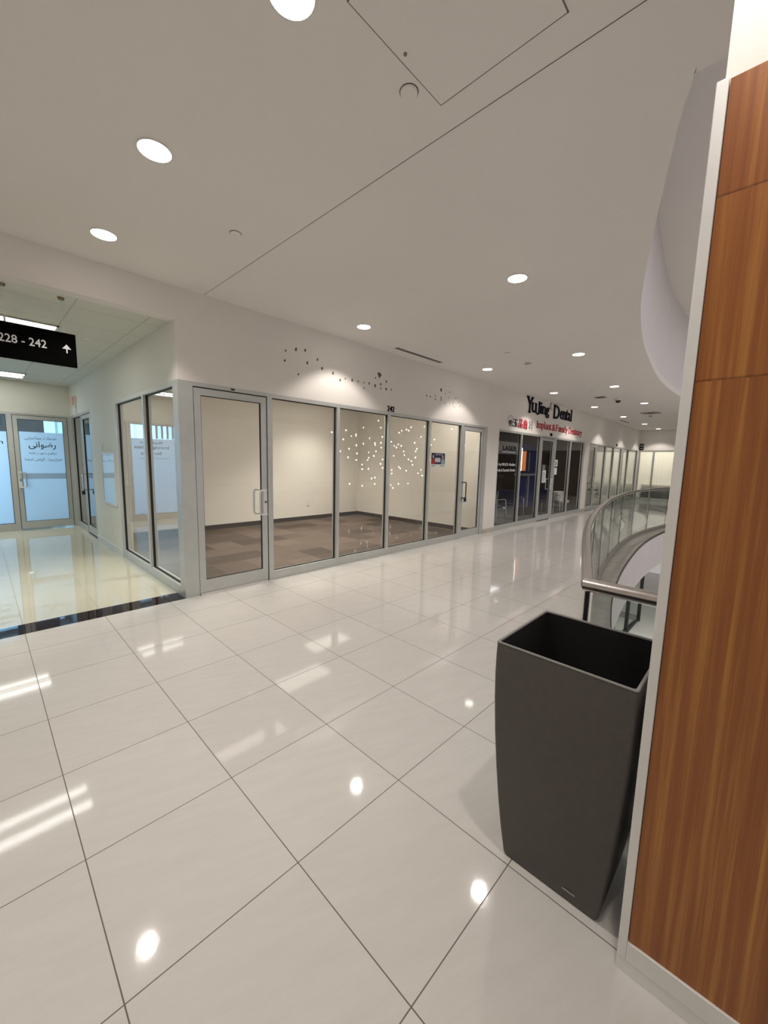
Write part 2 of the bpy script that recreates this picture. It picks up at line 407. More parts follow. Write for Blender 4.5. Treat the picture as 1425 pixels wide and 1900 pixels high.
# ------------------------------------------------------------------ structure: floor with the atrium opening
def catmull(P, n=6):
    out = []
    for i in range(len(P) - 1):
        p0 = Vector(P[max(i - 1, 0)]); p1 = Vector(P[i]); p2 = Vector(P[i + 1]); p3 = Vector(P[min(i + 2, len(P) - 1)])
        for k in range(n):
            t = k / n
            out.append(tuple(0.5 * ((2 * p1) + (-p0 + p2) * t + (2 * p0 - 5 * p1 + 4 * p2 - p3) * t * t + (-p0 + 3 * p1 - 3 * p2 + p3) * t ** 3)))
    out.append(tuple(P[-1])); return out
north = [(2.30, 0.395), (2.94, 0.60), (4.82, 1.105), (6.12, 1.37), (7.45, 1.56), (9.28, 1.74), (10.7, 1.80), (12.2, 1.77), (13.5, 1.64), (15.0, 1.30), (16.5, 0.75), (17.6, 0.0), (18.2, -1.0), (18.4, -2.0)]
ncurve = catmull(north)
hole = ncurve + [(x, -4.0 - y) for x, y in reversed(ncurve[:-1])]
outer = [(-6, -8), (26, -8), (26, W), (-6, W)]
struct('floor', MB().prism(outer, -0.25, 0.0, [hole]), 'floor_tile')
chole = [(2.39, 0.43)] + ncurve[1:] ; chole = chole + [(x, -4.0 - y) for x, y in reversed(chole[:-1])]
ceiling = struct('ceiling', MB().prism(outer, CZ, CZ + 0.12, [chole]), 'ceiling_paint')
j = MB().box(1.9125, 1.916, -6, W, CZ - 0.0015, CZ + 0.001)
j.build('control_joint', 'gap_grey', ceiling)
# curtain wall of the void above the atrium opening
cl = [chole[-1]] + chole
struct('wall_atrium', MB().strip(chole + [chole[0]], CZ + 0.12, 5.2, 0.10, -1), 'fascia_paint', smooth=True)
struct('ceiling_atrium', MB().box(1.5, 19.5, -7, 3, 5.2, 5.3), 'ceiling_paint')
# fascia below the floor edge, lower level
hc = hole + [hole[0]]
struct('trim_slab_fascia', MB().strip(offset_line(hc, 0.008), -0.80, -0.012, 0.05, -1), 'fascia_paint', smooth=True)
struct('ceiling_lower', MB().prism(outer, -0.84, -0.80, [hole]), 'ceiling_paint')
struct('floor_lower', MB().box(-6, 26, -9, 9, -4.3, -4.2), 'lower_floor')
struct('wall_lower', MB().box(-6, 26, 7.0, 7.1, -4.2, -0.84), 'wall_paint')
area_light('lower_light', (10.5, 1.9, -0.95), (0, 0, 0), 10, 1.2, 260, WARM)

# floors behind the shopfronts
struct('floor_hall', MB().box(-2.6, 1.60, 4.925, 11.08, -0.25, 0.0), 'hall_tile')
struct('trim_threshold', MB().box(-2.6, 1.60, W, 4.925, -0.25, 0.0), 'granite')
struct('floor_store', MB().box(1.60, 8.10, W, 8.92, -0.25, 0.0), 'carpet_tile')
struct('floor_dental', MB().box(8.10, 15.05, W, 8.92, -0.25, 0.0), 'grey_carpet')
struct('floor_shop', MB().box(15.05, 26, W, 8.92, -0.25, 0.0), 'grey_carpet')

# main shopfront wall: bulkheads above the glazing and the piers between shops
wall_store = struct('wall_store', MB().box(1.6, 26, W, W + 0.12, 2.43, CZ).box(8.14, 8.66, W, W + 0.12, 0, 2.43)
       .box(14.72, 15.22, W, W + 0.12, 0, 2.43).box(22.42, 26, W, W + 0.12, 0, 2.43), 'wall_paint')
struct('wall_hall_header', MB().box(-3.5, 1.6, W, W + 0.14, 3.044, CZ), 'wall_paint')
struct('baseboard_store', MB().box(8.14, 8.655, W - 0.012, W, 0, 0.10).box(14.725, 15.215, W - 0.012, W, 0, 0.10), 'tile_base')
struct('wall_left', MB().box(-3.6, -3.5, -8, W + 0.1, 0, CZ), 'wall_paint')
# adhesive marks left by an old sign
marks = [(2.933, 2.996), (3.091, 3.047), (3.234, 3.064), (2.92, 2.873), (3.438, 2.983), (3.269, 2.909), (3.517, 2.878), (3.127, 2.732), (3.712, 2.849), (3.843, 2.771), (3.942, 2.807), (4.077, 2.81), (4.199, 2.81), (4.321, 2.81), (4.43, 2.81), (4.563, 2.799), (4.688, 2.842), (4.816, 2.899), (4.69, 2.775), (4.82, 2.786), (4.941, 2.791), (4.654, 2.984), (4.567, 2.919), (5.881, 2.816), (6.0, 2.818), (6.144, 2.854), (6.148, 2.788), (6.321, 2.98), (6.331, 2.84), (6.333, 2.802), (6.469, 2.932), (6.609, 2.981), (6.467, 2.753), (6.59, 2.873), (6.625, 2.771), (6.732, 2.799), (6.736, 2.754), (6.825, 2.894), (6.927, 2.823), (6.99, 2.752), (6.777, 2.722), (4.323, 2.727)]
big = {(3.091, 3.047): 1.5, (4.654, 2.984): 2.3, (6.321, 2.98): 1.6, (4.82, 2.786): 1.5, (4.563, 2.799): 1.3, (4.43, 2.81): 1.2, (3.712, 2.849): 1.5, (3.127, 2.732): 1.3}
mb = MB()
for i, (x, z) in enumerate(marks):
    r = 0.019 * big.get((x, z), 1.0) * random.uniform(0.75, 1.1)
    if x > 6.4 or (x, z) in ((3.127, 2.732), (4.323, 2.727)): r *= 0.75
    n = 9; pts = []
    for k in range(n):
        a = 2 * math.pi * k / n; rr = r * random.uniform(0.65, 1.15)
        if (x, z) == (4.654, 2.984): rr = r * (1.1 if k in (0, 4, 7) else 0.7)
        pts.append((x + rr * math.cos(a), W - 0.0015, z + rr * 1.15 * math.sin(a)))
    mb.quad(pts)
mb.build('adhesive_mark', 'adhesive', wall_store)['kind'] = 'stuff'

# store 242 interior shell
struct('wall_store_back', MB().box(1.725, 8.2, 8.87, 8.97, 0, 3.4), 'store_paint')
struct('wall_store_right', MB().box(8.06, 8.16, W + 0.12, 8.87, 0, 3.4), 'store_paint')
struct('ceiling_store', MB().box(1.6, 8.06, W + 0.12, 8.87, 3.12, 3.2), 'store_paint')
struct('baseboard_back', MB().box(1.72, 8.06, 8.858, 8.87, 0, 0.10).box(8.048, 8.06, 4.8, 8.858, 0, 0.10), 'dark_baseboard')
# hallway shell
struct('wall_hall', MB().box(1.6, 1.72, 7.31, 9.10, 0, 3.05).box(1.6, 1.72, W + 0.12, 7.31, 2.43, 3.05).box(1.6, 1.72, 9.10, 11.1, 2.43, 3.05), 'hall_paint')
struct('wall_hall_store_side', MB().box(1.725, 1.75, 7.31, 8.87, 0, 3.12).box(1.725, 1.75, W + 0.12, 7.31, 2.43, 3.12), 'store_paint')
struct('wall_hall_back', MB().box(-2.6, 1.72, 11.1, 11.2, 2.42, 3.05).box(-2.6, -2.0, 11.1, 11.2, 0, 2.42), 'hall_paint')
struct('wall_hall_left', MB().box(-2.7, -2.6, W, 11.2, 0, 3.05), 'hall_paint')
struct('ceiling_hall', MB().box(-2.6, 1.6, W + 0.14, 11.1, 3.05, 3.10), 'acoustic_tile')
struct('baseboard_hall', MB().box(1.588, 1.6, 7.32, 9.09, 0, 0.10), 'edge_trim')

# ------------------------------------------------------------------ glazing builders (frames along X facing -Y, or along Y facing -X)
def P3(ax, plane, a0, a1, d0, d1):
    """box extents: along a0..a1, depth d0..d1 behind the face"""
    if ax == 'X': return (a0, a1, plane + d0, plane + d1)
    return (plane + d0, plane + d1, a0, a1)
def window(n, ax, plane, a0, a1, z0, z1, label, fl=0.05, fr=0.05, ft=0.05, fb=0.115, pane='glass', depth=0.10, gl=0.05, extra=None, corner=0):
    e = sempty('window_%d' % n, label)
    f = MB()
    if fl: f.box(*P3(ax, plane, a0, a0 + fl, 0, depth), z0, z1)
    if fr: f.box(*P3(ax, plane, a1 - fr, a1, 0, depth), z0, z1)
    f.box(*P3(ax, plane, a0 + fl, a1 - fr, 0, depth), z1 - ft, z1)
    f.box(*P3(ax, plane, a0 + fl, a1 - fr, 0, depth), z0, z0 + fb)
    f.build('window_frame', 'aluminium', e)
    g = MB(); i0, i1, j0, j1 = a0 + fl, a1 - fr, z0 + fb, z1 - ft; t = 0.009
    for q in ((i0, i0 + t, j0, j1), (i1 - t, i1, j0, j1), (i0 + t, i1 - t, j0, j0 + t), (i0 + t, i1 - t, j1 - t, j1)):
        g.box(*P3(ax, plane, q[0], q[1], gl - 0.014, gl + 0.014), q[2], q[3])
    g.build('gasket', 'gasket', e)
    p = MB()
    c = [(i0, j0), (i1, j0), (i1, j1), (i0, j1)]
    p.quad([(a, plane + gl, z) if ax == 'X' else (plane + gl, a, z) for a, z in c])
    p.build('pane', pane, e)
    return e
def handle_mesh(ax, plane, a, z0, z1, out, reach, r=0.011):
    """offset D pull: fixed at a, bow reaching towards a+reach, standing out from the door by out"""
    pts = []
    def q(aa, d, z): return (aa, plane - d, z) if ax == 'X' else (plane - d, aa, z)
    pts = [q(a, 0, z1), q(a, out * 0.8, z1), q(a + reach * 0.15, out, z1), q(a + reach * 0.85, out, z1), q(a + reach, out, z1 - 0.03),
           q(a + reach, out, z0 + 0.03), q(a + reach * 0.85, out, z0), q(a + reach * 0.15, out, z0), q(a, out * 0.8, z0), q(a, 0, z0)]
    return MB().tube(pts, r, 8)
def door(n, ax, plane, a0, a1, z0, z1, label, lock_side=1, st=0.075, top=0.075, bot=0.15, pane='glass', depth=0.045, handle=True, hz=(0.90, 1.21)):
    e = sempty('door_%d' % n, label)
    f = MB()
    f.box(*P3(ax, plane, a0, a0 + st, 0.006, depth), z0, z1).box(*P3(ax, plane, a1 - st, a1, 0.006, depth), z0, z1)
    f.box(*P3(ax, plane, a0 + st, a1 - st, 0.006, depth), z1 - top, z1).box(*P3(ax, plane, a0 + st, a1 - st, 0.006, depth), z0, z0 + bot)
    f.build('door_leaf', 'aluminium', e)
    g = MB(); i0, i1, j0, j1 = a0 + st, a1 - st, z0 + bot, z1 - top; t = 0.007
    for q in ((i0, i0 + t, j0, j1), (i1 - t, i1, j0, j1), (i0 + t, i1 - t, j0, j0 + t), (i0 + t, i1 - t, j1 - t, j1)):
        g.box(*P3(ax, plane, q[0], q[1], 0.016, 0.036), q[2], q[3])
    g.build('gasket', 'gasket', e)
    p = MB(); c = [(i0, j0), (i1, j0), (i1, j1), (i0, j1)]
    p.quad([(a, plane + 0.026, z) if ax == 'X' else (plane + 0.026, a, z) for a, z in c]); p.build('pane', pane, e)
    # dark reveal gaps around the leaf
    g = MB().box(*P3(ax, plane, a0 - 0.012, a0, 0.012, 0.04), z0, z1 + 0.01).box(*P3(ax, plane, a1, a1 + 0.012, 0.012, 0.04), z0, z1 + 0.01).box(*P3(ax, plane, a0, a1, 0.012, 0.04), z1, z1 + 0.012)
    g.build('weather_strip', 'gasket', e)
    a = a1 - st / 2 if lock_side > 0 else a0 + st / 2
    if handle:
        handle_mesh(ax, plane + 0.006, a, hz[0], hz[1], 0.065, -0.095 * lock_side, 0.012).build('door_handle', 'satin', e, smooth=True)
        handle_mesh(ax, plane + 0.045, a, hz[0] + 0.0, hz[1], -0.065, -0.095 * lock_side, 0.012).build('door_handle', 'satin', e, smooth=True)
        b2 = MB(); handle_b = a + 0.0
        b2.box(*P3(ax, plane, a - 0.02, a + 0.035, 0.0, 0.007), hz[0] - 0.02, hz[1] + 0.0, 0.003)
        b2.build('lock_plate', 'edge_trim', e)
        c = P3(ax, plane, a + 0.01, a + 0.01, -0.004, -0.004)
        MB().lathe([(0.014, -0.006), (0.014, 0.008)], (c[0], c[2], (hz[0] + hz[1]) / 2), 12, 'Y' if ax == 'X' else 'X').build('lock_cylinder', 'brass', e)
    return e
def header_frame(name, ax, plane, parts):
    """jambs and heads that belong to no window: parts = (a0,a1,z0,z1)"""
    m = MB()
    for a0, a1, z0, z1 in parts: m.box(*P3(ax, plane, a0, a1, 0, 0.10), z0, z1)
    return struct(name, m, 'aluminium')

# --- store 242 front
struct('trim_1', MB().box(1.60, 1.757, W - 0.003, W + 0.155, 0, 2.43), 'aluminium')
header_frame('trim_2', 'X', W, [(1.757, 2.66, 2.385, 2.43), (2.66, 2.73, 0, 2.43), (7.12, 7.165, 0, 2.43), (7.165, 7.985, 2.385, 2.43), (7.985, 8.14, 0, 2.43)])
door(1, 'X', W, 1.765, 2.648, 0.022, 2.372, 'left glass door in grey aluminium frame of the empty corner shop')
window(1, 'X', W, 2.73, 3.85, 0, 2.43, 'first wide glass panel right of the left shop door', fl=0.0, fr=0.055)
window(2, 'X', W, 3.85, 4.95, 0, 2.43, 'glass panel left of the number 242', fl=0.0, fr=0.055)
window(3, 'X', W, 4.95, 6.07, 0, 2.43, 'glass panel right of the number 242', fl=0.0, fr=0.055)
window(4, 'X', W, 6.07, 7.12, 0, 2.43, 'glass panel with the small advertising poster', fl=0.0, fr=0.02)
door(2, 'X', W, 7.175, 7.975, 0.022, 2.372, 'right glass door with black padlock on its handle', lock_side=-1, handle=False)
d2 = bpy.data.objects['door_2']
handle_mesh('X', W + 0.006, 7.20, 0.88, 1.21, 0.06, 0.075).build('door_handle', 'black_plastic', d2, smooth=True)
struct('trim_3', MB().box(1.77, 2.64, W - 0.01, W + 0.1, 0, 0.015).box(7.18, 7.97, W - 0.01, W + 0.1, 0, 0.015), 'edge_trim')
# --- side glazing of store 242 in the hallway
window(5, 'Y', 1.60, 4.80, 5.94, 0, 2.43, 'hallway side glass panel nearest the corner post', fl=0.0, fr=0.065, gl=0.045)
window(6, 'Y', 1.60, 5.94, 7.31, 0, 2.43, 'hallway side glass panel farther from the corner post', fl=0.0, fr=0.05, gl=0.045)
# --- hallway end wall, side door
header_frame('trim_4', 'X', 11.1, [(0.56, 0.645, 0, 2.42), (1.535, 1.60, 0, 2.42), (0.645, 1.535, 2.38, 2.42)])
door(3, 'X', 11.1, 0.655, 1.525, 0.03, 2.37, 'hallway end door with frosted film and writing', lock_side=-1, st=0.07, bot=0.15)
window(7, 'X', 11.1, -0.50, 0.56, 0, 2.42, 'bright blue frosted window left of the hallway end door', fl=0.05, fr=0.0, fb=0.15)
window(8, 'X', 11.1, -2.0, -0.50, 0, 2.42, 'frosted window at far left of the hallway end wall', fl=0.05, fr=0.0, fb=0.15)
header_frame('trim_5', 'Y', 1.60, [(9.10, 9.16, 0, 2.43), (9.16, 9.99, 2.385, 2.43), (11.02, 11.1, 0, 2.43)])
door(4, 'Y', 1.60, 9.17, 9.98, 0.03, 2.37, 'hallway side door with padlock, dark behind the glass', handle=False, st=0.08, pane='tint_glass')
d4 = bpy.data.objects['door_4']
handle_mesh('Y', 1.606, 9.90, 0.90, 1.22, 0.07, -0.09).build('door_handle', 'chrome', d4, smooth=True)
window(9, 'Y', 1.60, 9.99, 11.02, 0, 2.43, 'narrow dark sidelight beside the padlocked hallway door', fl=0.06, fr=0.0, pane='tint_glass')
struct('wall_side_office', MB().box(1.74, 3.2, 9.0, 9.1, 0, 3.05).box(3.2, 3.3, 9.0, 11.2, 0, 3.05).box(1.74, 3.2, 11.2, 11.3, 0, 3.05).box(1.72, 3.2, 9.1, 11.2, 3.0, 3.05), 'dental_wall')
struct('floor_side_office', MB().box(1.60, 3.2, 9.1, 11.2, -0.2, 0.0), 'grey_carpet')
# office behind the frosted wall
struct('floor_office', MB().box(-2.6, 1.7, 11.08, 14.0, -0.25, 0.0), 'hall_tile')
struct('wall_office', MB().box(1.66, 1.74, 11.2, 14, 0, 3.05).box(-2.7, -2.6, 11.2, 14, 0, 3.05).box(-2.6, 1.66, 13.95, 14.0, 0, 0.5).box(0.35, 1.05, 13.95, 14, 0.5, 3.05).box(-2.6, 1.66, 13.95, 14, 2.7, 3.05), 'hall_paint')
struct('ceiling_office', MB().box(-2.6, 1.66, 11.2, 14.0, 3.05, 3.1), 'acoustic_tile')
struct('wall_office_partition', MB().box(0.50, 1.28, 12.5, 12.56, 0, 3.05), 'partition')
e = sempty('window_10', 'outside daylight window of the office behind the frosted wall')
MB().quad([(-2.6, 13.98, 0.5), (0.35, 13.98, 0.5), (0.35, 13.98, 2.7), (-2.6, 13.98, 2.7)]).build('pane', 'daylight_window', e)
MB().quad([(1.05, 13.98, 0.5), (1.66, 13.98, 0.5), (1.66, 13.98, 2.7), (1.05, 13.98, 2.7)]).build('pane', 'daylight_window', e)
mb = MB()
for k in range(9): mb.box(-2.6 + k * 0.33, -2.53 + k * 0.33, 13.93, 13.95, 0.5, 2.7)
mb.build('window_frame', 'aluminium', e)
bl = thing('vertical_blind', (-0.97, 11.45, 2.36), 'white vertical blind slats behind the frosted hallway window', 'blind')
mb = MB()
for k in range(16): mb.box(-1.95 + k * 0.13, -1.895 + k * 0.13, 11.44, 11.445, 2.05, 2.38)
mb.build('slats', 'white_vinyl', bl); MB().box(-1.97, 0.10, 11.42, 11.46, 2.38, 2.42).build('head_rail', 'edge_trim', bl)

# frosted films with writing
FORMS = {'ا': (0xFE8D, 0xFE8E, 0, 0), 'ت': (0xFE95, 0xFE96, 0xFE97, 0xFE98), 'ج': (0xFE9D, 0xFE9E, 0xFE9F, 0xFEA0), 'خ': (0xFEA5, 0xFEA6, 0xFEA7, 0xFEA8),
         'د': (0xFEA9, 0xFEAA, 0, 0), 'ر': (0xFEAD, 0xFEAE, 0, 0), 'ز': (0xFEAF, 0xFEB0, 0, 0), 'ض': (0xFEBD, 0xFEBE, 0xFEBF, 0xFEC0), 'ظ': (0xFEC5, 0xFEC6, 0xFEC7, 0xFEC8),
         'ع': (0xFEC9, 0xFECA, 0xFECB, 0xFECC), 'گ': (0xFB92, 0xFB93, 0xFB94, 0xFB95), 'م': (0xFEE1, 0xFEE2, 0xFEE3, 0xFEE4), 'ن': (0xFEE5, 0xFEE6, 0xFEE7, 0xFEE8),
         'ه': (0xFEE9, 0xFEEA, 0xFEEB, 0xFEEC), 'و': (0xFEED, 0xFEEE, 0, 0), 'ی': (0xFBFC, 0xFBFD, 0xFBFE, 0xFBFF)}
def shape_persian(s):
    out = []
    for i, ch in enumerate(s):
        if ch not in FORMS: out.append(ch); continue
        pj = i > 0 and s[i - 1] in FORMS and FORMS[s[i - 1]][2] != 0
        nj = i < len(s) - 1 and s[i + 1] in FORMS and FORMS[ch][2] != 0
        f = FORMS[ch]; out.append(chr(f[3] if pj and nj else f[1] if pj else f[2] if nj else f[0]))
    return ''.join(reversed(out))
d3 = bpy.data.objects['door_3']
YF = 11.1 + 0.022
def flat(x0, x1, z0, z1, y): return MB().quad([(x0, y, z0), (x1, y, z0), (x1, y, z1), (x0, y, z1)])
flat(0.725, 1.455, 0.18, 2.045, YF).build('frosted_film', 'film', d3)
flat(0.725, 1.455, 1.07, 1.19, YF - 0.002).build('film_band', 'film_band', d3)
text_obj('door_lettering', shape_persian('خدمات مهاجرتی'), 'ink', 0.82, 1.335, 1.878, 1.955, YF - 0.003, 0.001, parent=d3)
text_obj('door_lettering', shape_persian('رضوانی'), 'ink', 0.87, 1.31, 1.69, 1.855, YF - 0.003, 0.001, bold=0.012, parent=d3)
text_obj('door_lettering', shape_persian('تنظیم دعوت نامه'), 'ink', 0.865, 1.315, 1.565, 1.64, YF - 0.003, 0.001, parent=d3)
text_obj('door_lettering', shape_persian('انواع ویزا - گواهی امضا'), 'ink', 0.795, 1.395, 1.43, 1.515, YF - 0.003, 0.001, parent=d3)
w7 = bpy.data.objects['window_7']; YW = 11.1 + 0.048
flat(-0.44, 0.555, 0.155, 2.03, YW).build('frosted_film', 'film', w7)
for body, x0, x1, z0, z1 in (('Rezvani', -0.13, 0.36, 1.905, 1.965), ('Immigration', -0.285, 0.49, 1.755, 1.865), ('Services', -0.12, 0.36, 1.635, 1.71)):
    text_obj('window_lettering', body, 'ink', x0, x1, z0, z1, YW - 0.003, 0.001, bold=0.01, parent=w7)
text_obj('window_lettering', 'Immigration Consultant', 'ink', -0.285, 0.4, 1.52, 1.57, YW - 0.003, 0.001, parent=w7)
w8 = bpy.data.objects['window_8']
flat(-1.945, -0.505, 0.155, 2.03, YW).build('frosted_film', 'film', w8)

# number on the frame and little plate
def numbers(body, x0, x1, z0, z1, label):
    o = text_obj('shop_number', body, 'sign_black', x0, x1, z0, z1, W - 0.001, 0.012, bold=0.0)
    tag(o, label, 'sign'); return o
numbers('242', 4.853, 5.02, 2.438, 2.523, 'black shop number 242 above the middle of the empty shop front')
numbers('240', 11.64, 11.80, 2.445, 2.53, 'black shop number 240 over the dental clinic door')
numbers('238', 18.55, 18.70, 2.45, 2.55, 'small black shop number over the far glass shop front')
numbers('242', 2.19, 2.235, 2.398, 2.416, 'tiny dark number on the frame above the left shop door')

# poster in panel four
ps = thing('poster', (6.38, W + 0.045, 1.66), 'small advertising poster with two people taped inside the glass', 'poster')
def pq(name, x0, x1, z0, z1, mat, lift): flat(x0, x1, z0, z1, W + 0.045 - lift).build(name, mat, ps)
principled('poster_navy', (0.012, 0.012, 0.06), 0.5); principled('poster_red', (0.35, 0.02, 0.03), 0.5); principled('skin', (0.55, 0.38, 0.32), 0.6)
principled('poster_teal', (0.25, 0.38, 0.42), 0.5); principled('paper', (0.72, 0.74, 0.72), 0.6); principled('poster_blue', (0.10, 0.13, 0.35), 0.5)
pq('sheet', 6.15, 6.615, 1.52, 1.805, 'paper', 0.0)
pq('picture', 6.16, 6.60, 1.58, 1.795, 'poster_navy', 0.0005)
pq('text_panel', 6.28, 6.45, 1.62, 1.70, 'paper', 0.001)
for k in range(3): pq('text_line', 6.29, 6.44, 1.63 + 0.025 * k, 1.637 + 0.025 * k, 'poster_navy', 0.0015)
text_obj('headline', 'REAL ESTATE', 'paper', 6.29, 6.52, 1.755, 1.78, W + 0.044, 0.0003, parent=ps)
for x, mt in ((6.22, 'poster_red'), (6.53, 'poster_teal')):
    n = 12
    MB().quad([(x + 0.024 * math.cos(2 * math.pi * k / n), W + 0.0434, 1.725 + 0.034 * math.sin(2 * math.pi * k / n)) for k in range(n)]).build('portrait_face', 'skin', ps)
    MB().quad([(x - 0.055, W + 0.0436, 1.58), (x + 0.06, W + 0.0436, 1.58), (x + 0.05, W + 0.0436, 1.66), (x + 0.015, W + 0.0436, 1.695), (x - 0.015, W + 0.0436, 1.695), (x - 0.048, W + 0.0436, 1.66)]).build('portrait_clothes', mt, ps)
for x0, x1 in ((6.16, 6.29), (6.44, 6.59)):
    for z in (1.555, 1.535): pq('text_line', x0, x1, z, z + 0.006, 'ink', 0.001)

# padlocks
def padlock(x, y, z, ax, label):
    p = thing('padlock', (x, y, z), label, 'padlock', None)
    d = (0.034, 0.014) if ax == 'X' else (0.026, 0.026)
    MB().box(x - d[0], x + d[0], y - d[1], y + d[1], z - 0.075, z, 0.004).build('lock_body', 'black_plastic', p)
    pts = []
    for k in range(9):
        a = math.pi * k / 8; c, s = math.cos(a) * 0.015, math.sin(a) * 0.02 + 0.018
        pts.append((x + c, y, z + s) if ax == 'X' else (x, y + c, z + s))
    pts = [(pts[0][0], pts[0][1], z - 0.005)] + pts + [(pts[-1][0], pts[-1][1], z - 0.005)]
    MB().tube(pts, 0.004, 6).build('shackle', 'chrome', p, smooth=True)
padlock(7.255, W - 0.054, 0.875, 'X', 'black padlock hanging on the right shop door handle')
padlock(1.536, 9.83, 0.885, 'Y', 'black padlock hanging on the hallway side door handle')

# wall fittings inside store
def outlet(x, z, label):
    o = thing('power_outlet', (x, 8.87, z), label, 'outlet', None)
    MB().box(x - 0.04, x + 0.04, 8.862, 8.87, z - 0.06, z + 0.06, 0.003).build('cover_plate', 'white_plastic', o)
    MB().box(x - 0.017, x + 0.017, 8.859, 8.863, z - 0.045, z - 0.008).box(x - 0.017, x + 0.017, 8.859, 8.863, z + 0.008, z + 0.045).build('socket', 'edge_trim', o)
outlet(6.26, 0.43, 'white power outlet on the back wall of the empty shop')
outlet(7.90, 0.46, 'white outlet with loose cable near the back corner')
tag(MB().tube([(7.92, 8.855, 0.42), (7.96, 8.84, 0.33), (7.92, 8.84, 0.25), (7.98, 8.84, 0.17), (7.97, 8.83, 0.1)], 0.006, 6).build('cable', 'white_plastic'), 'short loose cable dangling from the corner outlet', 'cable')

# hallway fittings
sg = thing('hanging_sign', (0.2, 4.9, 2.43), 'black hanging sign reading 228 - 242 with an arrow', 'sign')
MB().box(-0.42, 0.787, 4.885, 4.915, 2.432, 2.735, 0.002).build('sign_board', 'sign_black', sg)
text_obj('lettering', '228 - 242', 'white_vinyl', 0.247, 0.568, 2.565, 2.636, 4.884, 0.001, bold=0.012, parent=sg)
MB().quad([(0.680, 4.8835, 2.590), (0.748, 4.8835, 2.590), (0.714, 4.8835, 2.632)]).box(0.709, 0.719, 4.883, 4.8842, 2.553, 2.592).build('arrow', 'white_vinyl', sg)
for x in (0.30, 0.70):
    MB().tube([(x, 4.9, 2.725), (x, 4.9, 3.045)], 0.0025, 6).lathe([(0.008, 2.72), (0.008, 2.775)], (x, 4.9, 0), 8).build('suspension_rod', 'edge_trim', sg)
    MB().lathe([(0.022, 3.028), (0.028, 3.05)], (x, 4.9, 0), 12).build('ceiling_mount', 'brass', sg)
def troffer(name, x0, x1, y0, y1, z, label, group, glow, strips, frame='edge_trim'):
    t = thing(name, ((x0 + x1) / 2, (y0 + y1) / 2, z), label, 'light', group)
    MB().box(x0, x1, y0, y0 + 0.02, z - 0.012, z).box(x0, x1, y1 - 0.02, y1, z - 0.012, z).box(x0, x0 + 0.02, y0, y1, z - 0.012, z).box(x1 - 0.02, x1, y0, y1, z - 0.012, z).box(x0, x1, y0, y1, z - 0.004, z - 0.001).build('housing', frame, t)
    for a, b2 in strips:
        MB().box(x0 + 0.025, x1 - 0.025, a, b2, z - 0.014, z - 0.005).build('diffuser', glow, t)
    return t
troffer('fluorescent_light', -0.40, 0.82, 5.98, 6.55, 3.047, 'twin fluorescent ceiling light just behind the hanging sign', 'hallway ceiling lights', 'tube_glow', [(6.02, 6.16), (6.38, 6.50)])
troffer('fluorescent_light', -0.40, 0.84, 10.0, 10.6, 3.047, 'twin fluorescent ceiling light near the hallway end wall', 'hallway ceiling lights', 'tube_glow', [(10.05, 10.19), (10.42, 10.54)])
area_light('hall_tube_light', (0.2, 6.25, 3.02), (0, 0, 0), 1.1, 0.4, 19, (0.98, 1.0, 0.90), 104)
area_light('hall_tube_light', (0.2, 10.3, 3.02), (0, 0, 0), 1.1, 0.4, 17, (0.98, 1.0, 0.90), 104)
st = thing('fire_alarm_strobe', (1.6, 10.38, 2.67), 'small red and white fire alarm strobe above the side door', 'alarm')
MB().box(1.555, 1.6, 10.28, 10.48, 2.57, 2.78, 0.005).build('strobe_body', 'white_plastic', st)
MB().box(1.55, 1.556, 10.29, 10.47, 2.60, 2.77).build('strobe_lens', 'strobe_red', st)
MB().box(1.585, 1.6, 10.35, 10.39, 2.43, 2.57).build('conduit', 'edge_trim', st)
cr_ = MB().box(1.585, 1.6, 8.26, 8.34, 1.68, 1.80, 0.004).build('card_reader', 'white_plastic'); tag(cr_, 'small beige wall box above the glazed notice frame', 'wall box')
nb = thing('notice_frame', (1.6, 7.87, 1.22), 'glazed silver notice frame on the hallway wall', 'frame')
MB().box(1.575, 1.6, 7.43, 7.46, 0.79, 1.65).box(1.575, 1.6, 8.27, 8.30, 0.79, 1.65).box(1.575, 1.6, 7.46, 8.27, 1.62, 1.65).box(1.575, 1.6, 7.46, 8.27, 0.79, 0.82).build('frame', 'edge_trim', nb)
MB().quad([(1.592, 7.46, 0.82), (1.592, 8.27, 0.82), (1.592, 8.27, 1.62), (1.592, 7.46, 1.62)]).build('backing', 'paper', nb)
MB().quad([(1.582, 7.46, 0.82), (1.582, 8.27, 0.82), (1.582, 8.27, 1.62), (1.582, 7.46, 1.62)]).build('glazing', 'glass', nb)
tr = thing('wall_outlet', (1.6, 8.0, 0.35), 'white outlet low on the hallway wall', 'outlet')
MB().box(1.594, 1.6, 7.96, 8.04, 0.29, 0.41, 0.003).build('cover_plate', 'white_plastic', tr)

# store 242 ceiling lights (seen mirrored in the floor)
for i, (x, y) in enumerate(((2.95, 5.65), (4.72, 6.85), (6.15, 7.85))):
    troffer('shop_ceiling_light', x - 0.6, x + 0.6, y - 0.3, y + 0.3, 3.12, ['shop ceiling light nearest the corner post', 'middle ceiling light of the empty shop', 'shop ceiling light nearest the back corner'][i], 'empty shop ceiling lights', 'troffer_glow', [(y - 0.26, y + 0.26)])
    area_light('shop_light', (x, y, 3.09), (0, 0, 0), 1.1, 0.5, 26, (1.0, 0.93, 0.83), 104)

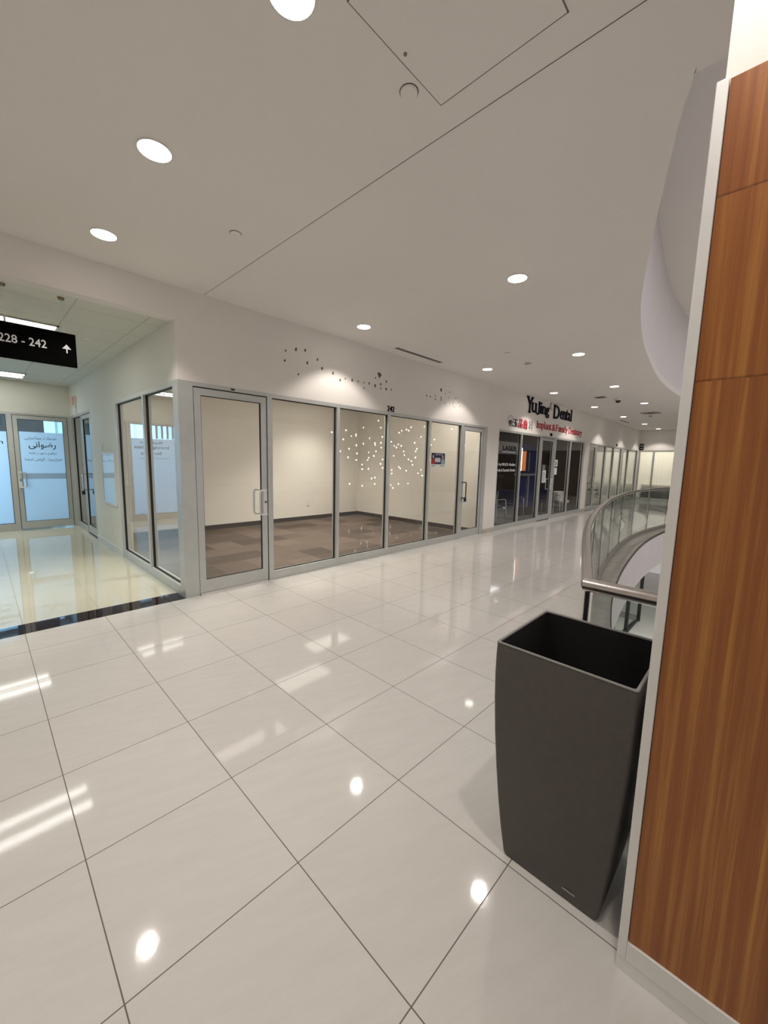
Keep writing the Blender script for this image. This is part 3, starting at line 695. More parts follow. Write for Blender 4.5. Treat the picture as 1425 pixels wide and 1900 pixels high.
for i, x in enumerate((4.1, 6.9)):  # extra unseen fixtures, added to brighten the shop interior
    troffer('shop_ceiling_light', x - 0.6, x + 0.6, 4.95, 5.30, 3.12, ['narrow added fill light above the second glass panel', 'narrow added fill light above the poster panel'][i], 'empty shop ceiling lights', 'troffer_glow', [(4.99, 5.26)])
    area_light('shop_light', (x, 5.12, 3.09), (0, 0, 0), 1.1, 0.25, 20, (1.0, 0.93, 0.83))

# ------------------------------------------------------------------ dental clinic front
window(11, 'X', W, 8.66, 9.92, 0, 2.43, 'leftmost dark window of the dental clinic with white lettering', fl=0.03, fr=0.07, pane='glass')
window(12, 'X', W, 9.92, 11.13, 0, 2.43, 'dark clinic window left of the clinic door', fl=0.0, fr=0.06)
header_frame('trim_6', 'X', W, [(11.13, 12.02, 2.385, 2.43), (12.02, 12.19, 0, 2.43)])
door(5, 'X', W, 11.14, 12.01, 0.022, 2.372, 'dental clinic glass door with steel pull and white notice')
window(13, 'X', W, 12.19, 13.45, 0, 2.43, 'dark clinic window right of the clinic door', fl=0.0, fr=0.07)
window(14, 'X', W, 13.45, 14.72, 0, 2.43, 'rightmost dark window of the dental clinic', fl=0.0, fr=0.07)
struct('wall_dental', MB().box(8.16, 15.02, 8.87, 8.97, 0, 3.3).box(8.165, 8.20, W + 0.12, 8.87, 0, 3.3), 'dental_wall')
struct('wall_dental_right', MB().box(15.0, 15.08, W + 0.12, 8.87, 0, 3.3), 'brown_panel')
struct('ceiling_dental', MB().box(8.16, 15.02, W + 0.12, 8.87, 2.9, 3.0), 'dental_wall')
w11 = bpy.data.objects['window_11']; YG = W + 0.048
text_obj('window_lettering', 'LASER', 'sign_black', 8.98, 9.72, 1.95, 2.06, YG, 0.001, bold=0.01, parent=w11)
flat(8.70, 9.83, 1.86, 2.16, YG + 0.003).build('reflection_strip', 'reflection_grey', w11)  # grey reflection behind the lettering, put in as a coloured strip
flat(8.98, 9.66, 1.905, 1.915, YG).build('underline', 'white_vinyl', w11)
text_obj('window_lettering', 'Dr Ivy Hill & Dr Abraham', 'white_vinyl', 8.71, 9.70, 1.55, 1.64, YG, 0.001, bold=0.01, parent=w11)
text_obj('window_lettering', 'Family & Cosmetic Dentist', 'white_vinyl', 8.70, 9.70, 1.41, 1.50, YG, 0.001, bold=0.01, parent=w11)
nt_ = thing('door_notice', (11.5, W + 0.02, 1.28), 'white paper notice taped on the clinic door glass', 'notice')
flat(11.38, 11.62, 1.11, 1.46, W + 0.023).build('sheet', 'paper', nt_)
for k in range(7): flat(11.41, 11.41 + random.uniform(0.12, 0.19), 1.15 + k * 0.04, 1.162 + k * 0.04, W + 0.022).build('text_line', 'ink', nt_)
pn = thing('window_notice', (12.4, W + 0.046, 1.45), 'pair of white paper notices inside the clinic window', 'notice')
flat(12.27, 12.52, 1.58, 1.78, W + 0.047).build('sheet', 'paper', pn); flat(12.27, 12.50, 1.33, 1.54, W + 0.047).build('sheet', 'paper', pn)
text_obj('lettering', '25', 'ink', 12.33, 12.46, 1.62, 1.74, W + 0.046, 0.0005, bold=0.02, parent=pn)
# clinic interior: blue display with lit box, chairs, white tub chair
ds = thing('display_stand', (12.2, 5.6, 0), 'tall blue display stand with orange lit picture inside clinic', 'display stand')
MB().box(11.95, 13.05, 5.62, 5.68, 0.25, 2.28).build('back_panel', 'blue_panel', ds)
MB().box(11.93, 12.6, 5.58, 5.62, 2.05, 2.26).build('header_panel', 'blue_panel', ds)
MB().box(12.0, 12.28, 5.59, 5.62, 1.42, 2.03).build('lit_picture', 'lightbox_orange', ds)
MB().box(11.84, 11.93, 5.56, 5.62, 1.42, 2.12, 0.01).build('light_tube', 'lightbox_white', ds)
MB().box(11.8, 13.05, 5.45, 5.72, 1.27, 1.33).box(12.45, 12.52, 5.55, 5.62, 0.0, 1.27).build('shelf', 'aluminium', ds)
MB().box(12.52, 12.58, 5.60, 5.62, 1.40, 2.0).build('lettering_strip', 'letter_grey', ds)
MB().box(11.9, 13.0, 5.5, 5.72, 0.0, 0.25).build('plinth', 'black_plastic', ds)
def chair(x, y, rz, label):
    c = thing('waiting_chair', (x, y, 0), label, 'chair', 'blue waiting chairs in the clinic')
    def bb(m, *a): return m.box(*a)
    s = MB().box(-0.26, 0.26, -0.24, 0.26, 0.42, 0.47, 0.015); o = s.build('seat', 'blue_fabric'); o.parent = c
    s = MB().box(-0.26, 0.26, 0.24, 0.29, 0.50, 0.86, 0.015); o = s.build('backrest', 'blue_fabric'); o.parent = c
    for sx in (-1, 1):
        o = MB().tube([(0.30 * sx, -0.27, 0.0), (0.29 * sx, -0.24, 0.40), (0.29 * sx, -0.22, 0.62), (0.29 * sx, -0.15, 0.66), (0.29 * sx, 0.27, 0.66)], 0.014, 8).build('leg', 'chrome', smooth=True); o.parent = c
        o = MB().tube([(0.30 * sx, 0.32, 0.0), (0.28 * sx, 0.26, 0.42), (0.27 * sx, 0.29, 0.82)], 0.014, 8).build('leg', 'chrome', smooth=True); o.parent = c
    o = MB().tube([(-0.29, -0.24, 0.40), (0.29, -0.24, 0.40)], 0.012, 8).build('crossbar', 'chrome', smooth=True); o.parent = c
    c.rotation_euler = (0, 0, rz); return c
c0 = chair(9.95, 5.42, math.radians(90), 'blue waiting chair behind the leftmost clinic window')
c1 = copy_tree(c0); c1.location = (11.05, 5.42, 0); c1['label'] = 'blue waiting chair behind the window left of the clinic door'
c2 = copy_tree(c0); c2.location = (12.98, 5.08, 0); c2['label'] = 'blue waiting chair seen through the clinic door glass'
tb = thing('tub_chair', (14.2, 5.12, 0), 'white curved tub chair behind the right clinic windows', 'chair')
mb = MB(); n = 20; prof = []
for k in range(n + 1):
    a = math.radians(-200 + 220 * k / n)
    for (r, z) in (): pass
rings = []
for (r, z) in ((0.20, 0.18), (0.31, 0.26), (0.38, 0.45), (0.41, 0.70), (0.39, 0.71), (0.35, 0.45), (0.05, 0.38)):
    rings.append([mb.bm.verts.new((14.2 + r * math.cos(math.radians(-15 + 210 * k / n)), 5.16 + r * 0.75 * math.sin(math.radians(-15 + 210 * k / n)), z)) for k in range(n + 1)])
for a, b2 in zip(rings, rings[1:]):
    for k in range(n): mb.bm.faces.new((a[k], a[k + 1], b2[k + 1], b2[k]))
mb.build('shell', 'white_plastic', tb, smooth=True)
MB().lathe([(0.28, 0.34), (0.30, 0.40), (0.27, 0.43)], (14.2, 5.14, 0), 20).build('cushion', 'white_plastic', tb, smooth=True)
MB().lathe([(0.17, 0.0), (0.17, 0.02), (0.03, 0.04), (0.03, 0.2)], (14.2, 5.14, 0), 16).build('pedestal', 'chrome', tb, smooth=True)
tv = thing('television', (13.6, 5.6, 1.8), 'black television on the clinic wall seen through the door', 'television')
MB().box(13.35, 14.1, 5.50, 5.55, 1.62, 2.05, 0.005).build('screen', 'black_plastic', tv); MB().box(13.66, 13.74, 5.55, 5.62, 1.0, 1.9).build('bracket', 'edge_trim', tv)
MB().box(13.4, 14.0, 5.52, 5.64, 0.0, 1.0).build('cabinet', 'black_plastic', tv)
area_light('clinic_light', (11.5, 7.0, 2.85), (0, 0, 0), 3, 1, 30, (0.95, 0.97, 1.0))

# clinic sign letters with serifs
SERIF = {'Y': [(0.16, 1), (0.86, 1), (0.5, 0)], 'u': [(0.12, 1), (0.80, 1), (0.9, 0)], 'J': [(0.75, 1)], 'i': [(0.5, 0.70), (0.5, 0)], 'n': [(0.1, 1), (0.15, 0), (0.85, 0)],
         'g': [(0.9, 1)], 'D': [(0.1, 1), (0.1, 0)], 't': [], 'a': [(0.9, 0)], 'l': [(0.3, 1), (0.5, 0)], 'e': [], 'I': [(0.5, 1), (0.5, 0)], 'm': [(0.05, 1), (0.1, 0), (0.5, 0), (0.9, 0)],
         'p': [(0.1, 1), (0.15, 0)], 'F': [(0.1, 1), (0.15, 0)], 'y': [(0.1, 1), (0.9, 1)], 's': [], 'r': [(0.1, 1), (0.2, 0)], '&': []}
def sign_word(sign, word, x0, x1, zb, cap, mat, depth, bold, name='letter', sh=0.07):
    """letters laid out between x0 and x1 on the baseline zb with capital height cap"""
    wid = {'i': .34, 'l': .34, 't': .42, 'I': .42, 'm': 1.0, 'Y': .8, 'D': .86, 'r': .46, 'J': .5, 'F': .68, '&': .8, ' ': .3}
    hts = {'g': (-.28, .70), 'y': (-.28, .70), 'p': (-.28, .70), 't': (0, .9), 'l': (0, 1), 'i': (0, .98), '&': (0, 1), 'J': (-.18, 1)}
    tot = sum(wid.get(c, .6) + .06 for c in word); u = (x1 - x0) / tot; x = x0
    for c in word:
        wd = wid.get(c, .6) * u
        if c != ' ':
            lo, hi = hts.get(c, (0, 1) if c.isupper() else (0, .70))
            z0, z1 = zb + lo * cap, zb + hi * cap
            ix0, ix1 = (x + wd * .3, x + wd * .7) if c in 'ilI' else (x, x + wd)
            o = text_obj(name, c, mat, ix0, ix1, z0, z1, W - 0.002, depth, bold=bold, parent=sign)
            mb = MB(); mb.bm.from_mesh(o.data)
            for fx, fz in SERIF.get(c, []):
                sx = ix0 + (ix1 - ix0) * fx; sz = z0 + (z1 - z0) * fz
                h = sh * cap; sw = 0.13 * u
                if fz > 0.5: mb.box(sx - sw, sx + sw, W - 0.002 - depth, W - 0.002, sz - h, sz)
                else: mb.box(sx - sw, sx + sw, W - 0.002 - depth, W - 0.002, sz, sz + h)
            mb.bm.to_mesh(o.data); mb.bm.free()
        x += wd + .06 * u
s1 = thing('clinic_sign', (11.6, W, 2.95), 'large black letters of the dental clinic name on the wall', 'sign')
sign_word(s1, 'Y', 9.99, 10.40, 2.95, 0.405, 'letter_black', 0.025, 0.010)
sign_word(s1, 'u', 10.30, 10.63, 2.98, 0.36, 'letter_black', 0.025, 0.010)
sign_word(s1, 'Jing', 10.63, 11.46, 3.0, 0.30, 'letter_black', 0.025, 0.010)
sign_word(s1, 'D', 11.78, 12.24, 2.955, 0.385, 'letter_black', 0.025, 0.010)
sign_word(s1, 'ental', 12.27, 13.26, 2.985, 0.35, 'letter_black', 0.025, 0.010)
n = 14; mb = MB(); outerp = [(11.62 + 0.15 * math.cos(a), 3.275 + 0.12 * math.sin(a)) for a in [math.radians(60 + 210 * k / n) for k in range(n + 1)]]
inn = [(11.66 + 0.13 * math.cos(a), 3.275 + 0.10 * math.sin(a)) for a in [math.radians(60 + 210 * k / n) for k in range(n + 1)]]
for k in range(n): mb.quad([(outerp[k][0], W - 0.03, outerp[k][1]), (outerp[k + 1][0], W - 0.03, outerp[k + 1][1]), (inn[k + 1][0], W - 0.03, inn[k + 1][1]), (inn[k][0], W - 0.03, inn[k][1])])
mb.build('crescent_logo', 'letter_grey', s1)
s2 = thing('clinic_subtitle_sign', (12.5, W, 2.65), 'red letters reading Implant & Family Dentistry below the clinic name', 'sign')
sign_word(s2, 'Implant', 10.67, 11.70, 2.61, 0.19, 'letter_red', 0.012, 0.0)
sign_word(s2, '&', 11.74, 12.02, 2.60, 0.19, 'letter_red', 0.012, 0.0)
sign_word(s2, 'Family', 12.05, 13.00, 2.61, 0.19, 'letter_red', 0.012, 0.0)
sign_word(s2, 'Dentistry', 13.08, 14.29, 2.605, 0.19, 'letter_red', 0.012, 0.0)
s3 = thing('chinese_sign', (9.75, W, 2.64), 'Chinese characters in black, red and grey left of clinic subtitle', 'sign')
for ch, mt, x0, x1, z0, z1 in (('佗', 'letter_black', 9.10, 9.30, 2.54, 2.68), ('玉', 'letter_black', 9.32, 9.585, 2.545, 2.715), ('晶', 'letter_red', 9.62, 9.85, 2.53, 2.75), ('齒', 'letter_red', 9.89, 10.13, 2.52, 2.76), ('科', 'letter_grey', 10.20, 10.46, 2.51, 2.76)):
    text_obj('character', ch, mt, x0, x1, z0, z1, W - 0.002, 0.012, bold=0.0, parent=s3)
ring = MB(); ring_o = [(9.17 + 0.13 * math.cos(a), 2.66 + 0.13 * math.sin(a)) for a in [math.radians(20 + 230 * k / 16) for k in range(17)]]
ring_i = [(9.17 + 0.115 * math.cos(a), 2.66 + 0.115 * math.sin(a)) for a in [math.radians(20 + 230 * k / 16) for k in range(17)]]
for k in range(16): ring.quad([(ring_o[k][0], W - 0.02, ring_o[k][1]), (ring_o[k + 1][0], W - 0.02, ring_o[k + 1][1]), (ring_i[k + 1][0], W - 0.02, ring_i[k + 1][1]), (ring_i[k][0], W - 0.02, ring_i[k][1])])
ring.build('ring_logo', 'letter_grey', s3)

# ------------------------------------------------------------------ third shop
header_frame('trim_7', 'X', W, [(15.22, 15.27, 0, 2.43), (15.27, 16.0, 2.385, 2.43), (16.0, 16.12, 0, 2.43)])
door(6, 'X', W, 15.28, 15.99, 0.022, 2.372, 'glass door of the far shop beyond the dental clinic')
xs = [16.12, 17.27, 18.38, 19.58, 20.75, 22.42]
labs = ['clear far shop window beside its glass door', 'first frosted green window of the far shop', 'second frosted green window of the far shop', 'third frosted green window of the far shop', 'last frosted green window of the far shop']
for k in range(5):
    wn_ = window(15 + k, 'X', W, xs[k], xs[k + 1], 0, 2.43, labs[k], fl=0.0, fr=0.06)
    if k: flat(xs[k] + 0.01, xs[k + 1] - 0.07, 0.12, 2.37, W + 0.055).build('frosted_film', 'green_film', wn_)
struct('wall_shop', MB().box(15.1, 26, 8.87, 8.97, 0, 3.3).box(15.085, 15.11, W + 0.12, 8.87, 0, 3.3), 'store_paint')
struct('ceiling_shop', MB().box(15.1, 22.6, W + 0.12, 8.87, 3.0, 3.05), 'store_paint')
area_light('far_shop_light', (18.5, 6.6, 2.95), (0, 0, 0), 5, 1.5, 90, (1.0, 0.96, 0.85))
rk = thing('display_rack', (16.9, 6.0, 0), 'display rack with stacked trays behind the far shop door', 'rack')
MB().box(16.3, 16.33, 5.85, 6.25, 0, 1.8).build('upright', 'brushed_steel', rk)
MB().box(17.4, 17.43, 5.85, 6.25, 0, 1.8).build('upright', 'brushed_steel', rk)
for k in range(7): MB().box(16.33, 17.4, 5.85, 6.25, 0.35 + k * 0.2, 0.37 + k * 0.2).build('shelf', 'brushed_steel', rk)
mb = MB()
for k in range(6):
    for q in range(5): mb.box(16.38 + q * 0.2, 16.53 + q * 0.2, 5.9, 6.15, 0.37 + k * 0.2, 0.37 + k * 0.2 + random.uniform(0.05, 0.13))
mb.build('goods', 'paper', rk)['kind'] = 'stuff'
dk = thing('counter', (18.3, 5.7, 0), 'dark topped counter inside the far shop', 'counter')
MB().box(17.55, 18.9, 5.4, 5.9, 0.0, 0.86).build('counter_body', 'paper', dk); MB().box(17.5, 18.95, 5.35, 5.95, 0.86, 0.91).build('counter_top', 'black_plastic', dk)
sl = thing('stool', (17.75, 5.15, 0), 'black stool in front of the far shop counter', 'stool')
MB().lathe([(0.17, 0.62), (0.19, 0.65), (0.17, 0.69)], (17.75, 5.15, 0), 16).build('seat', 'black_plastic', sl); MB().lathe([(0.2, 0.0), (0.2, 0.02), (0.03, 0.05), (0.03, 0.62)], (17.75, 5.15, 0), 12).build('pedestal', 'black_plastic', sl)

# ------------------------------------------------------------------ far end: frosted office across the mall
XF = 22.6
struct('wall_far', MB().box(XF, XF + 0.12, -8, W, 2.43, CZ), 'wall_paint')
struct('wall_far_wood', MB().box(XF, XF + 0.12, -8, 2.72, 0, 2.43), 'brown_panel')
ys = [2.72, 4.06, W]
labs = ['frosted office panel just right of its mullion', 'narrow frosted office panel beside the far shop corner']
for k in range(2):
    wn_ = window(20 + k, 'Y', XF, ys[k], ys[k + 1], 0, 2.43, labs[k], fl=0.0 if k else 0.05, fr=0.05, ft=0.04, fb=0.16)
    MB().quad([(XF + 0.055, ys[k], 0.16), (XF + 0.055, ys[k + 1] - 0.05, 0.16), (XF + 0.055, ys[k + 1] - 0.05, 2.39), (XF + 0.055, ys[k], 2.39)]).build('graded_film', 'graded_film', wn_)
struct('wall_office_far', MB().box(26, 26.1, -8, 9, 0, 3.4).box(XF + 0.13, 26, 2.5, 2.6, 0, 3.3), 'store_paint')
dk2 = thing('office_desks', (24.6, 2.0, 0), 'dark desks visible under the frosted film of the far office', 'desk')
MB().box(23.6, 24.4, 2.7, 4.6, 0.70, 0.74).build('desk_top', 'black_plastic', dk2)
MB().box(23.65, 23.7, 2.7, 4.6, 0.0, 0.70).build('modesty_panel', 'tree_dark', dk2)
area_light('far_office_light', (24.3, 3.8, 3.2), (0, 0, 0), 2.0, 2.5, 75, (1.0, 0.965, 0.88))
bs = thing('blade_sign', (XF - 0.03, 4.55, 2.6), 'small black plate sign with white marks on far wall corner', 'sign')
MB().box(XF - 0.02, XF, 4.47, 4.64, 2.44, 2.60).box(XF - 0.02, XF, 4.47, 4.64, 2.63, 2.74).build('sign_plate', 'sign_black', bs)
MB().box(XF - 0.022, XF - 0.02, 4.50, 4.60, 2.50, 2.53).build('marking', 'white_vinyl', bs)
MB().box(XF - 0.022, XF - 0.02, 4.50, 4.60, 2.67, 2.69).build('marking', 'white_vinyl', bs)

# ------------------------------------------------------------------ downlights
def make_downlight():
    d = bpy.data.objects.new('downlight', None); d.empty_display_size = 0.1; col.objects.link(d)
    MB().lathe([(0.093, 0.0), (0.095, -0.004), (0.088, -0.006), (0.080, -0.001)], n=32, cap=False).build('trim_ring', 'edge_trim', smooth=True).parent = d
    MB().lathe([(0.086, -0.001), (0.086, -0.0065)], n=32).build('lamp', 'lamp_glow').parent = d
    l = bpy.data.lights.new('downlight_beam', 'SPOT'); l.energy = SPOT_W; l.color = WARM; l.spot_size = math.radians(110); l.spot_blend = 0.35
    l.shadow_soft_size = 0.045
    lo = bpy.data.objects.new('downlight_beam', l); col.objects.link(lo); lo.parent = d; lo.location = (0, 0, -0.02)
    return d
DL = [(0.88, 2.76, 'large round downlight at upper left of the photo'), (0.885, 4.05, 'round downlight just outside the hallway entrance'), (3.75, 1.915, 'round downlight in the middle of the ceiling, nearest the viewer on the right'),
      (3.75, 4.05, 'round downlight over the left scallop of the empty shop wall'), (6.87, 4.0, 'round downlight right of the slot diffuser'), (6.84, 2.37, 'round downlight right of centre, beyond the smoke detector'),
      (10.06, 3.99, 'round downlight just above the clinic name'), (10.0, 2.65, 'round downlight above and left of the dome camera'), (13.08, 3.95, 'round downlight over the right end of the clinic sign'),
      (13.04, 2.67, 'round downlight right of the dome camera'), (16.14, 3.9, 'round downlight left of the far slot diffuser'), (19.2, 3.85, 'second farthest round downlight'), (21.85, 3.82, 'farthest round downlight near the frosted office'),
      (0.985, 1.50, 'round downlight cut off at the top edge of the photo'), (0.92, 0.05, 'round downlight above the wood clad column')]
proto = None
for i, (x, y, lab) in enumerate(DL + [(-2.2, 2.7, 'round downlight left of the frame'), (-2.2, 0.5, 'round downlight behind the viewer')]):
    o = proto if i == 1 else None
    if proto is None: proto = make_downlight(); o = proto
    else: o = copy_tree(proto)
    o.location = (x, y, CZ); tag(o, lab, 'downlight', 'round ceiling downlights')

# other ceiling fittings
def slot(x0, x1, y0, y1, label, nslots=2):
    t = thing('slot_diffuser', ((x0 + x1) / 2, (y0 + y1) / 2, CZ), label, 'air vent', 'slot diffusers')
    MB().box(x0, x1, y0, y1, CZ - 0.004, CZ).build('frame', 'edge_trim', t)
    m = MB(); w_ = (y1 - y0) / (nslots * 2 + 1)
    for k in range(nslots): m.box(x0 + 0.02, x1 - 0.02, y0 + w_ * (2 * k + 0.8), y0 + w_ * (2 * k + 2.2), CZ - 0.0055, CZ - 0.003)
    m.build('slots', 'gasket', t)
slot(4.72, 5.94, 4.33, 4.42, 'long slot air diffuser above the empty shop')
slot(17.2, 18.5, 4.2, 4.30, 'far slot air diffuser above the far shop')
def sprinkler(x, y, label):
    o = MB().lathe([(0.042, 0.0), (0.042, -0.006), (0.038, -0.010)], n=24).build('sprinkler_cover', 'ceiling_paint', smooth=True); o.location = (x, y, CZ)
    tag(o, label, 'sprinkler', 'round sprinkler covers')
    r = MB().lathe([(0.046, -0.0008), (0.046, -0.0012)], n=24).build('shadow_gap', 'dark_baseboard', o); r.location = (0, 0, 0)
for x, y, lab in ((1.594, 1.431, 'round sprinkler cover beside the ceiling access panel'), (1.593, 3.229, 'round sprinkler cover left of the ceiling joint'), (6.086, 3.195, 'small sprinkler cover left of the smoke detector'),
                  (10.21, 3.16, 'small sprinkler cover left of the dome camera'), (14.37, 3.11, 'far small sprinkler cover above the slot diffuser'), (18.5, 3.08, 'farthest small sprinkler cover')):
    sprinkler(x, y, lab)
spr_h = MB().lathe([(0.04, 0.0), (0.04, -0.008)], n=20).build('sprinkler_cover', 'white_plastic'); spr_h.location = (1.129, 6.295, 3.05); tag(spr_h, 'white sprinkler cover on the hallway tile ceiling', 'sprinkler')
sd = thing('smoke_detector', (6.87, 3.21, CZ), 'round smoke detector with dark vents on the main ceiling', 'smoke detector')
MB().lathe([(0.062, CZ), (0.062, CZ - 0.012), (0.05, CZ - 0.016)], (6.87, 3.21, 0), 24).build('base', 'white_plastic', sd, smooth=True)
MB().lathe([(0.045, CZ - 0.016), (0.045, CZ - 0.034)], (6.87, 3.21, 0), 16).build('vent_ring', 'ledge_metal', sd); MB().lathe([(0.05, CZ - 0.034), (0.045, CZ - 0.045), (0.02, CZ - 0.048)], (6.87, 3.21, 0), 20).build('cap', 'white_plastic', sd, smooth=True)
dc = thing('dome_camera', (11.77, 3.0, CZ), 'white dome security camera with black bubble on ceiling', 'camera')
MB().lathe([(0.085, CZ), (0.085, CZ - 0.05), (0.07, CZ - 0.06)], (11.77, 3.0, 0), 24).build('housing', 'white_plastic', dc, smooth=True)
MB().lathe([(0.062, CZ - 0.06), (0.055, CZ - 0.09), (0.035, CZ - 0.112), (0.01, CZ - 0.12)], (11.77, 3.0, 0), 20).build('bubble', 'black_plastic', dc, smooth=True)
def square_vent(x, y, s, label):
    t = thing('square_diffuser', (x, y, CZ), label, 'air vent', 'square diffusers')
    MB().box(x - s, x + s, y - s, y + s, CZ - 0.006, CZ).build('frame', 'edge_trim', t)
    m = MB()
    for k in range(4): a = s * (0.85 - 0.2 * k); b2 = a - 0.05 * s * 2; m.prism([(x - a, y - a), (x + a, y - a), (x + a, y + a), (x - a, y + a)], CZ - 0.010, CZ - 0.006, [[(x - b2, y - b2), (x + b2, y - b2), (x + b2, y + b2), (x - b2, y + b2)]])
    m.build('louvres', 'dark_baseboard', t)
square_vent(11.34, 3.3, 0.13, 'small square air diffuser left of the dome camera')
square_vent(15.43, 2.95, 0.30, 'larger square air diffuser right of the dome camera')
fd = MB().lathe([(0.06, 0), (0.05, -0.04), (0.03, -0.055)], n=16).build('ceiling_detector', 'ledge_metal', smooth=True); fd.location = (16.2, 3.1, CZ); tag(fd, 'tiny dark detector beneath the far square diffuser', 'detector')
# access panel
ap = thing('access_panel', (1.45, 1.06, CZ), 'square flush access panel in the ceiling with small lock', 'access panel')
MB().box(1.148, 1.752, 0.755, 1.358, CZ - 0.003, CZ - 0.0005).build('panel', 'ceiling_paint', ap)
mb = MB().box(1.143, 1.757, 1.358, 1.362, CZ - 0.0025, CZ).box(1.752, 1.757, 0.75, 1.36, CZ - 0.0025, CZ).box(1.143, 1.148, 0.75, 1.36, CZ - 0.0025, CZ).box(1.143, 1.757, 0.75, 0.755, CZ - 0.0025, CZ)
mb.build('panel_gap', 'gap_grey', ap)
MB().lathe([(0.008, CZ - 0.007), (0.008, CZ - 0.003)], (1.445, 1.325, 0), 12).build('cam_lock', 'brass', ap)

# ------------------------------------------------------------------ wood clad column
cl_ = thing('column', (1.62, -0.2, 0), 'white square column clad with glossy reddish wood panel', 'column')
MB().box(1.362, 1.88, -0.62, 0.178, 0, CZ).build('column_core', 'wall_paint', cl_)
MB().box(1.342, 1.362, -0.585, 0.165, 0.115, 2.545).build('wood_panel', 'wood_veneer', cl_)
mb = MB().box(1.335, 1.37, 0.167, 0.192, 0.05, 2.547, 0.002).box(1.335, 1.37, -0.612, -0.587, 0.05, 2.547, 0.002).box(1.335, 1.37, -0.587, 0.167, 0.05, 0.115, 0.001)
mb.build('edge_trim', 'edge_trim', cl_)
MB().box(1.337, 1.40, -0.612, 0.192, 0.0, 0.048, 0.001).build('base_trim', 'edge_trim', cl_)

# ------------------------------------------------------------------ square waste bin with curved sides
bn = thing('waste_bin', (1.60, 0.452, 0), 'tall dark grey square planter style bin with curved sides', 'bin')
CX, CY, HB = 1.603, 0.453, 0.93
prof = [(0.0, 0.176), (0.012, 0.181), (0.12, 0.194), (0.25, 0.207), (0.40, 0.219), (0.55, 0.229), (0.70, 0.236), (0.80, 0.2385), (0.88, 0.2385), (0.93, 0.237)]
def sq_ring(bm, h, r, c=0.012):
    pts = []
    for sx, sy in ((1, 1), (-1, 1), (-1, -1), (1, -1)):
        a0 = math.atan2(sy, sx)
        for k in range(4):
            a = a0 + math.radians(-45 + 30 * k)
            pts.append(bm.verts.new((CX + sx * (r - c) + c * math.cos(a), CY + sy * (r - c) + c * math.sin(a), h)))
    return pts
def square_shell(profile, c=0.012, close_top=False, close_bot=True):
    mb = MB(); rings = [sq_ring(mb.bm, h, r, c) for h, r in profile]
    for a, b2 in zip(rings, rings[1:]):
        n = len(a)
        for k in range(n): mb.bm.faces.new((a[k], a[(k + 1) % n], b2[(k + 1) % n], b2[k]))
    if close_bot: mb.bm.faces.new(rings[0])
    if close_top: mb.bm.faces.new(rings[-1])
    return mb
square_shell([(h, r) for h, r in prof]).build('bin_body', 'bin_plastic', bn, smooth=True)
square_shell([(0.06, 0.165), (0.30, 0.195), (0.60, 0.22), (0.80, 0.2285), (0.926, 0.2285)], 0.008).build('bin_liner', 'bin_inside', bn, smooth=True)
square_shell([(0.926, 0.2275), (0.931, 0.2285), (0.932, 0.2365), (0.928, 0.2385)], 0.010, close_bot=False).build('rim', 'bin_rim' if 'bin_rim' in MAT else 'bin_plastic', bn, smooth=True)
MB().quad([(CX - 0.1885, CY - 0.06, 0.055), (CX - 0.1875, CY - 0.06, 0.047), (CX - 0.1875, CY - 0.105, 0.047), (CX - 0.1885, CY - 0.105, 0.055)]).build('scuff_mark', 'letter_grey', bn)

# ------------------------------------------------------------------ glass railing around the atrium
rl = [(1.935, 0.545), (2.16, 0.617), (3.04, 0.893), (4.0, 1.165), (5.3, 1.465), (6.3, 1.66), (7.2, 1.82), (8.9, 2.03), (10.3, 2.11), (11.6, 2.075), (13.0, 1.92), (14.4, 1.66), (15.9, 1.2), (17.2, 0.55), (18.2, -0.35), (18.7, -1.4), (18.75, -2.0)]
curve = rl[:3] + catmull(rl[2:], 4)[1:]
ra = thing('glass_railing', (1.935, 0.545, 0), 'curved glass railing with steel handrail around the atrium opening', 'railing')
HZ = 1.07
MB().tube([(x, y, HZ) for x, y in curve], 0.030, 14).build('handrail', 'steel_tube', ra, smooth=True)
MB().tube([(1.93, 0.560, HZ), (1.93, -0.9, HZ)], 0.031, 14).build('handrail', 'steel_tube', ra, smooth=True)
MB().tube([(1.93, -0.9, HZ), (1.93, -4.3, HZ)], 0.031, 14).build('handrail', 'steel_tube', ra, smooth=True)
# base shoe and brushed ledge
MB().strip(curve, 0.0, 0.09, 0.05, 1).build('base_shoe', 'brushed_steel', ra)
MB().strip([(1.915, 0.56), (1.915, -4.3)], 0.0, 0.09, 0.05, -1).build('base_shoe', 'brushed_steel', ra)
led = MB(); il = [(x, y) for x, y in ncurve if x < 18.3]
from bisect import bisect
def nearest(p, line): return min(line, key=lambda q: (q[0] - p[0]) ** 2 + (q[1] - p[1]) ** 2)
ol = offset_line(curve[1:], 0.05)
dense = catmull(north, 24)
for a, b2 in zip(ol, ol[1:]):
    c, d = nearest(a, dense), nearest(b2, dense)
    led.quad([(a[0], a[1], 0.012), (b2[0], b2[1], 0.012), (d[0], d[1], 0.012), (c[0], c[1], 0.012)])
led.quad([(1.965, 0.53, 0.012), (2.30, 0.395, 0.012), (2.30, -4.0, 0.012), (1.965, -4.0, 0.012)])
led.build('ledge', 'ledge_metal', ra)
MB().strip(dense, -0.035, 0.014, 0.012, 1).build('ledge_nosing', 'dark_baseboard', ra)
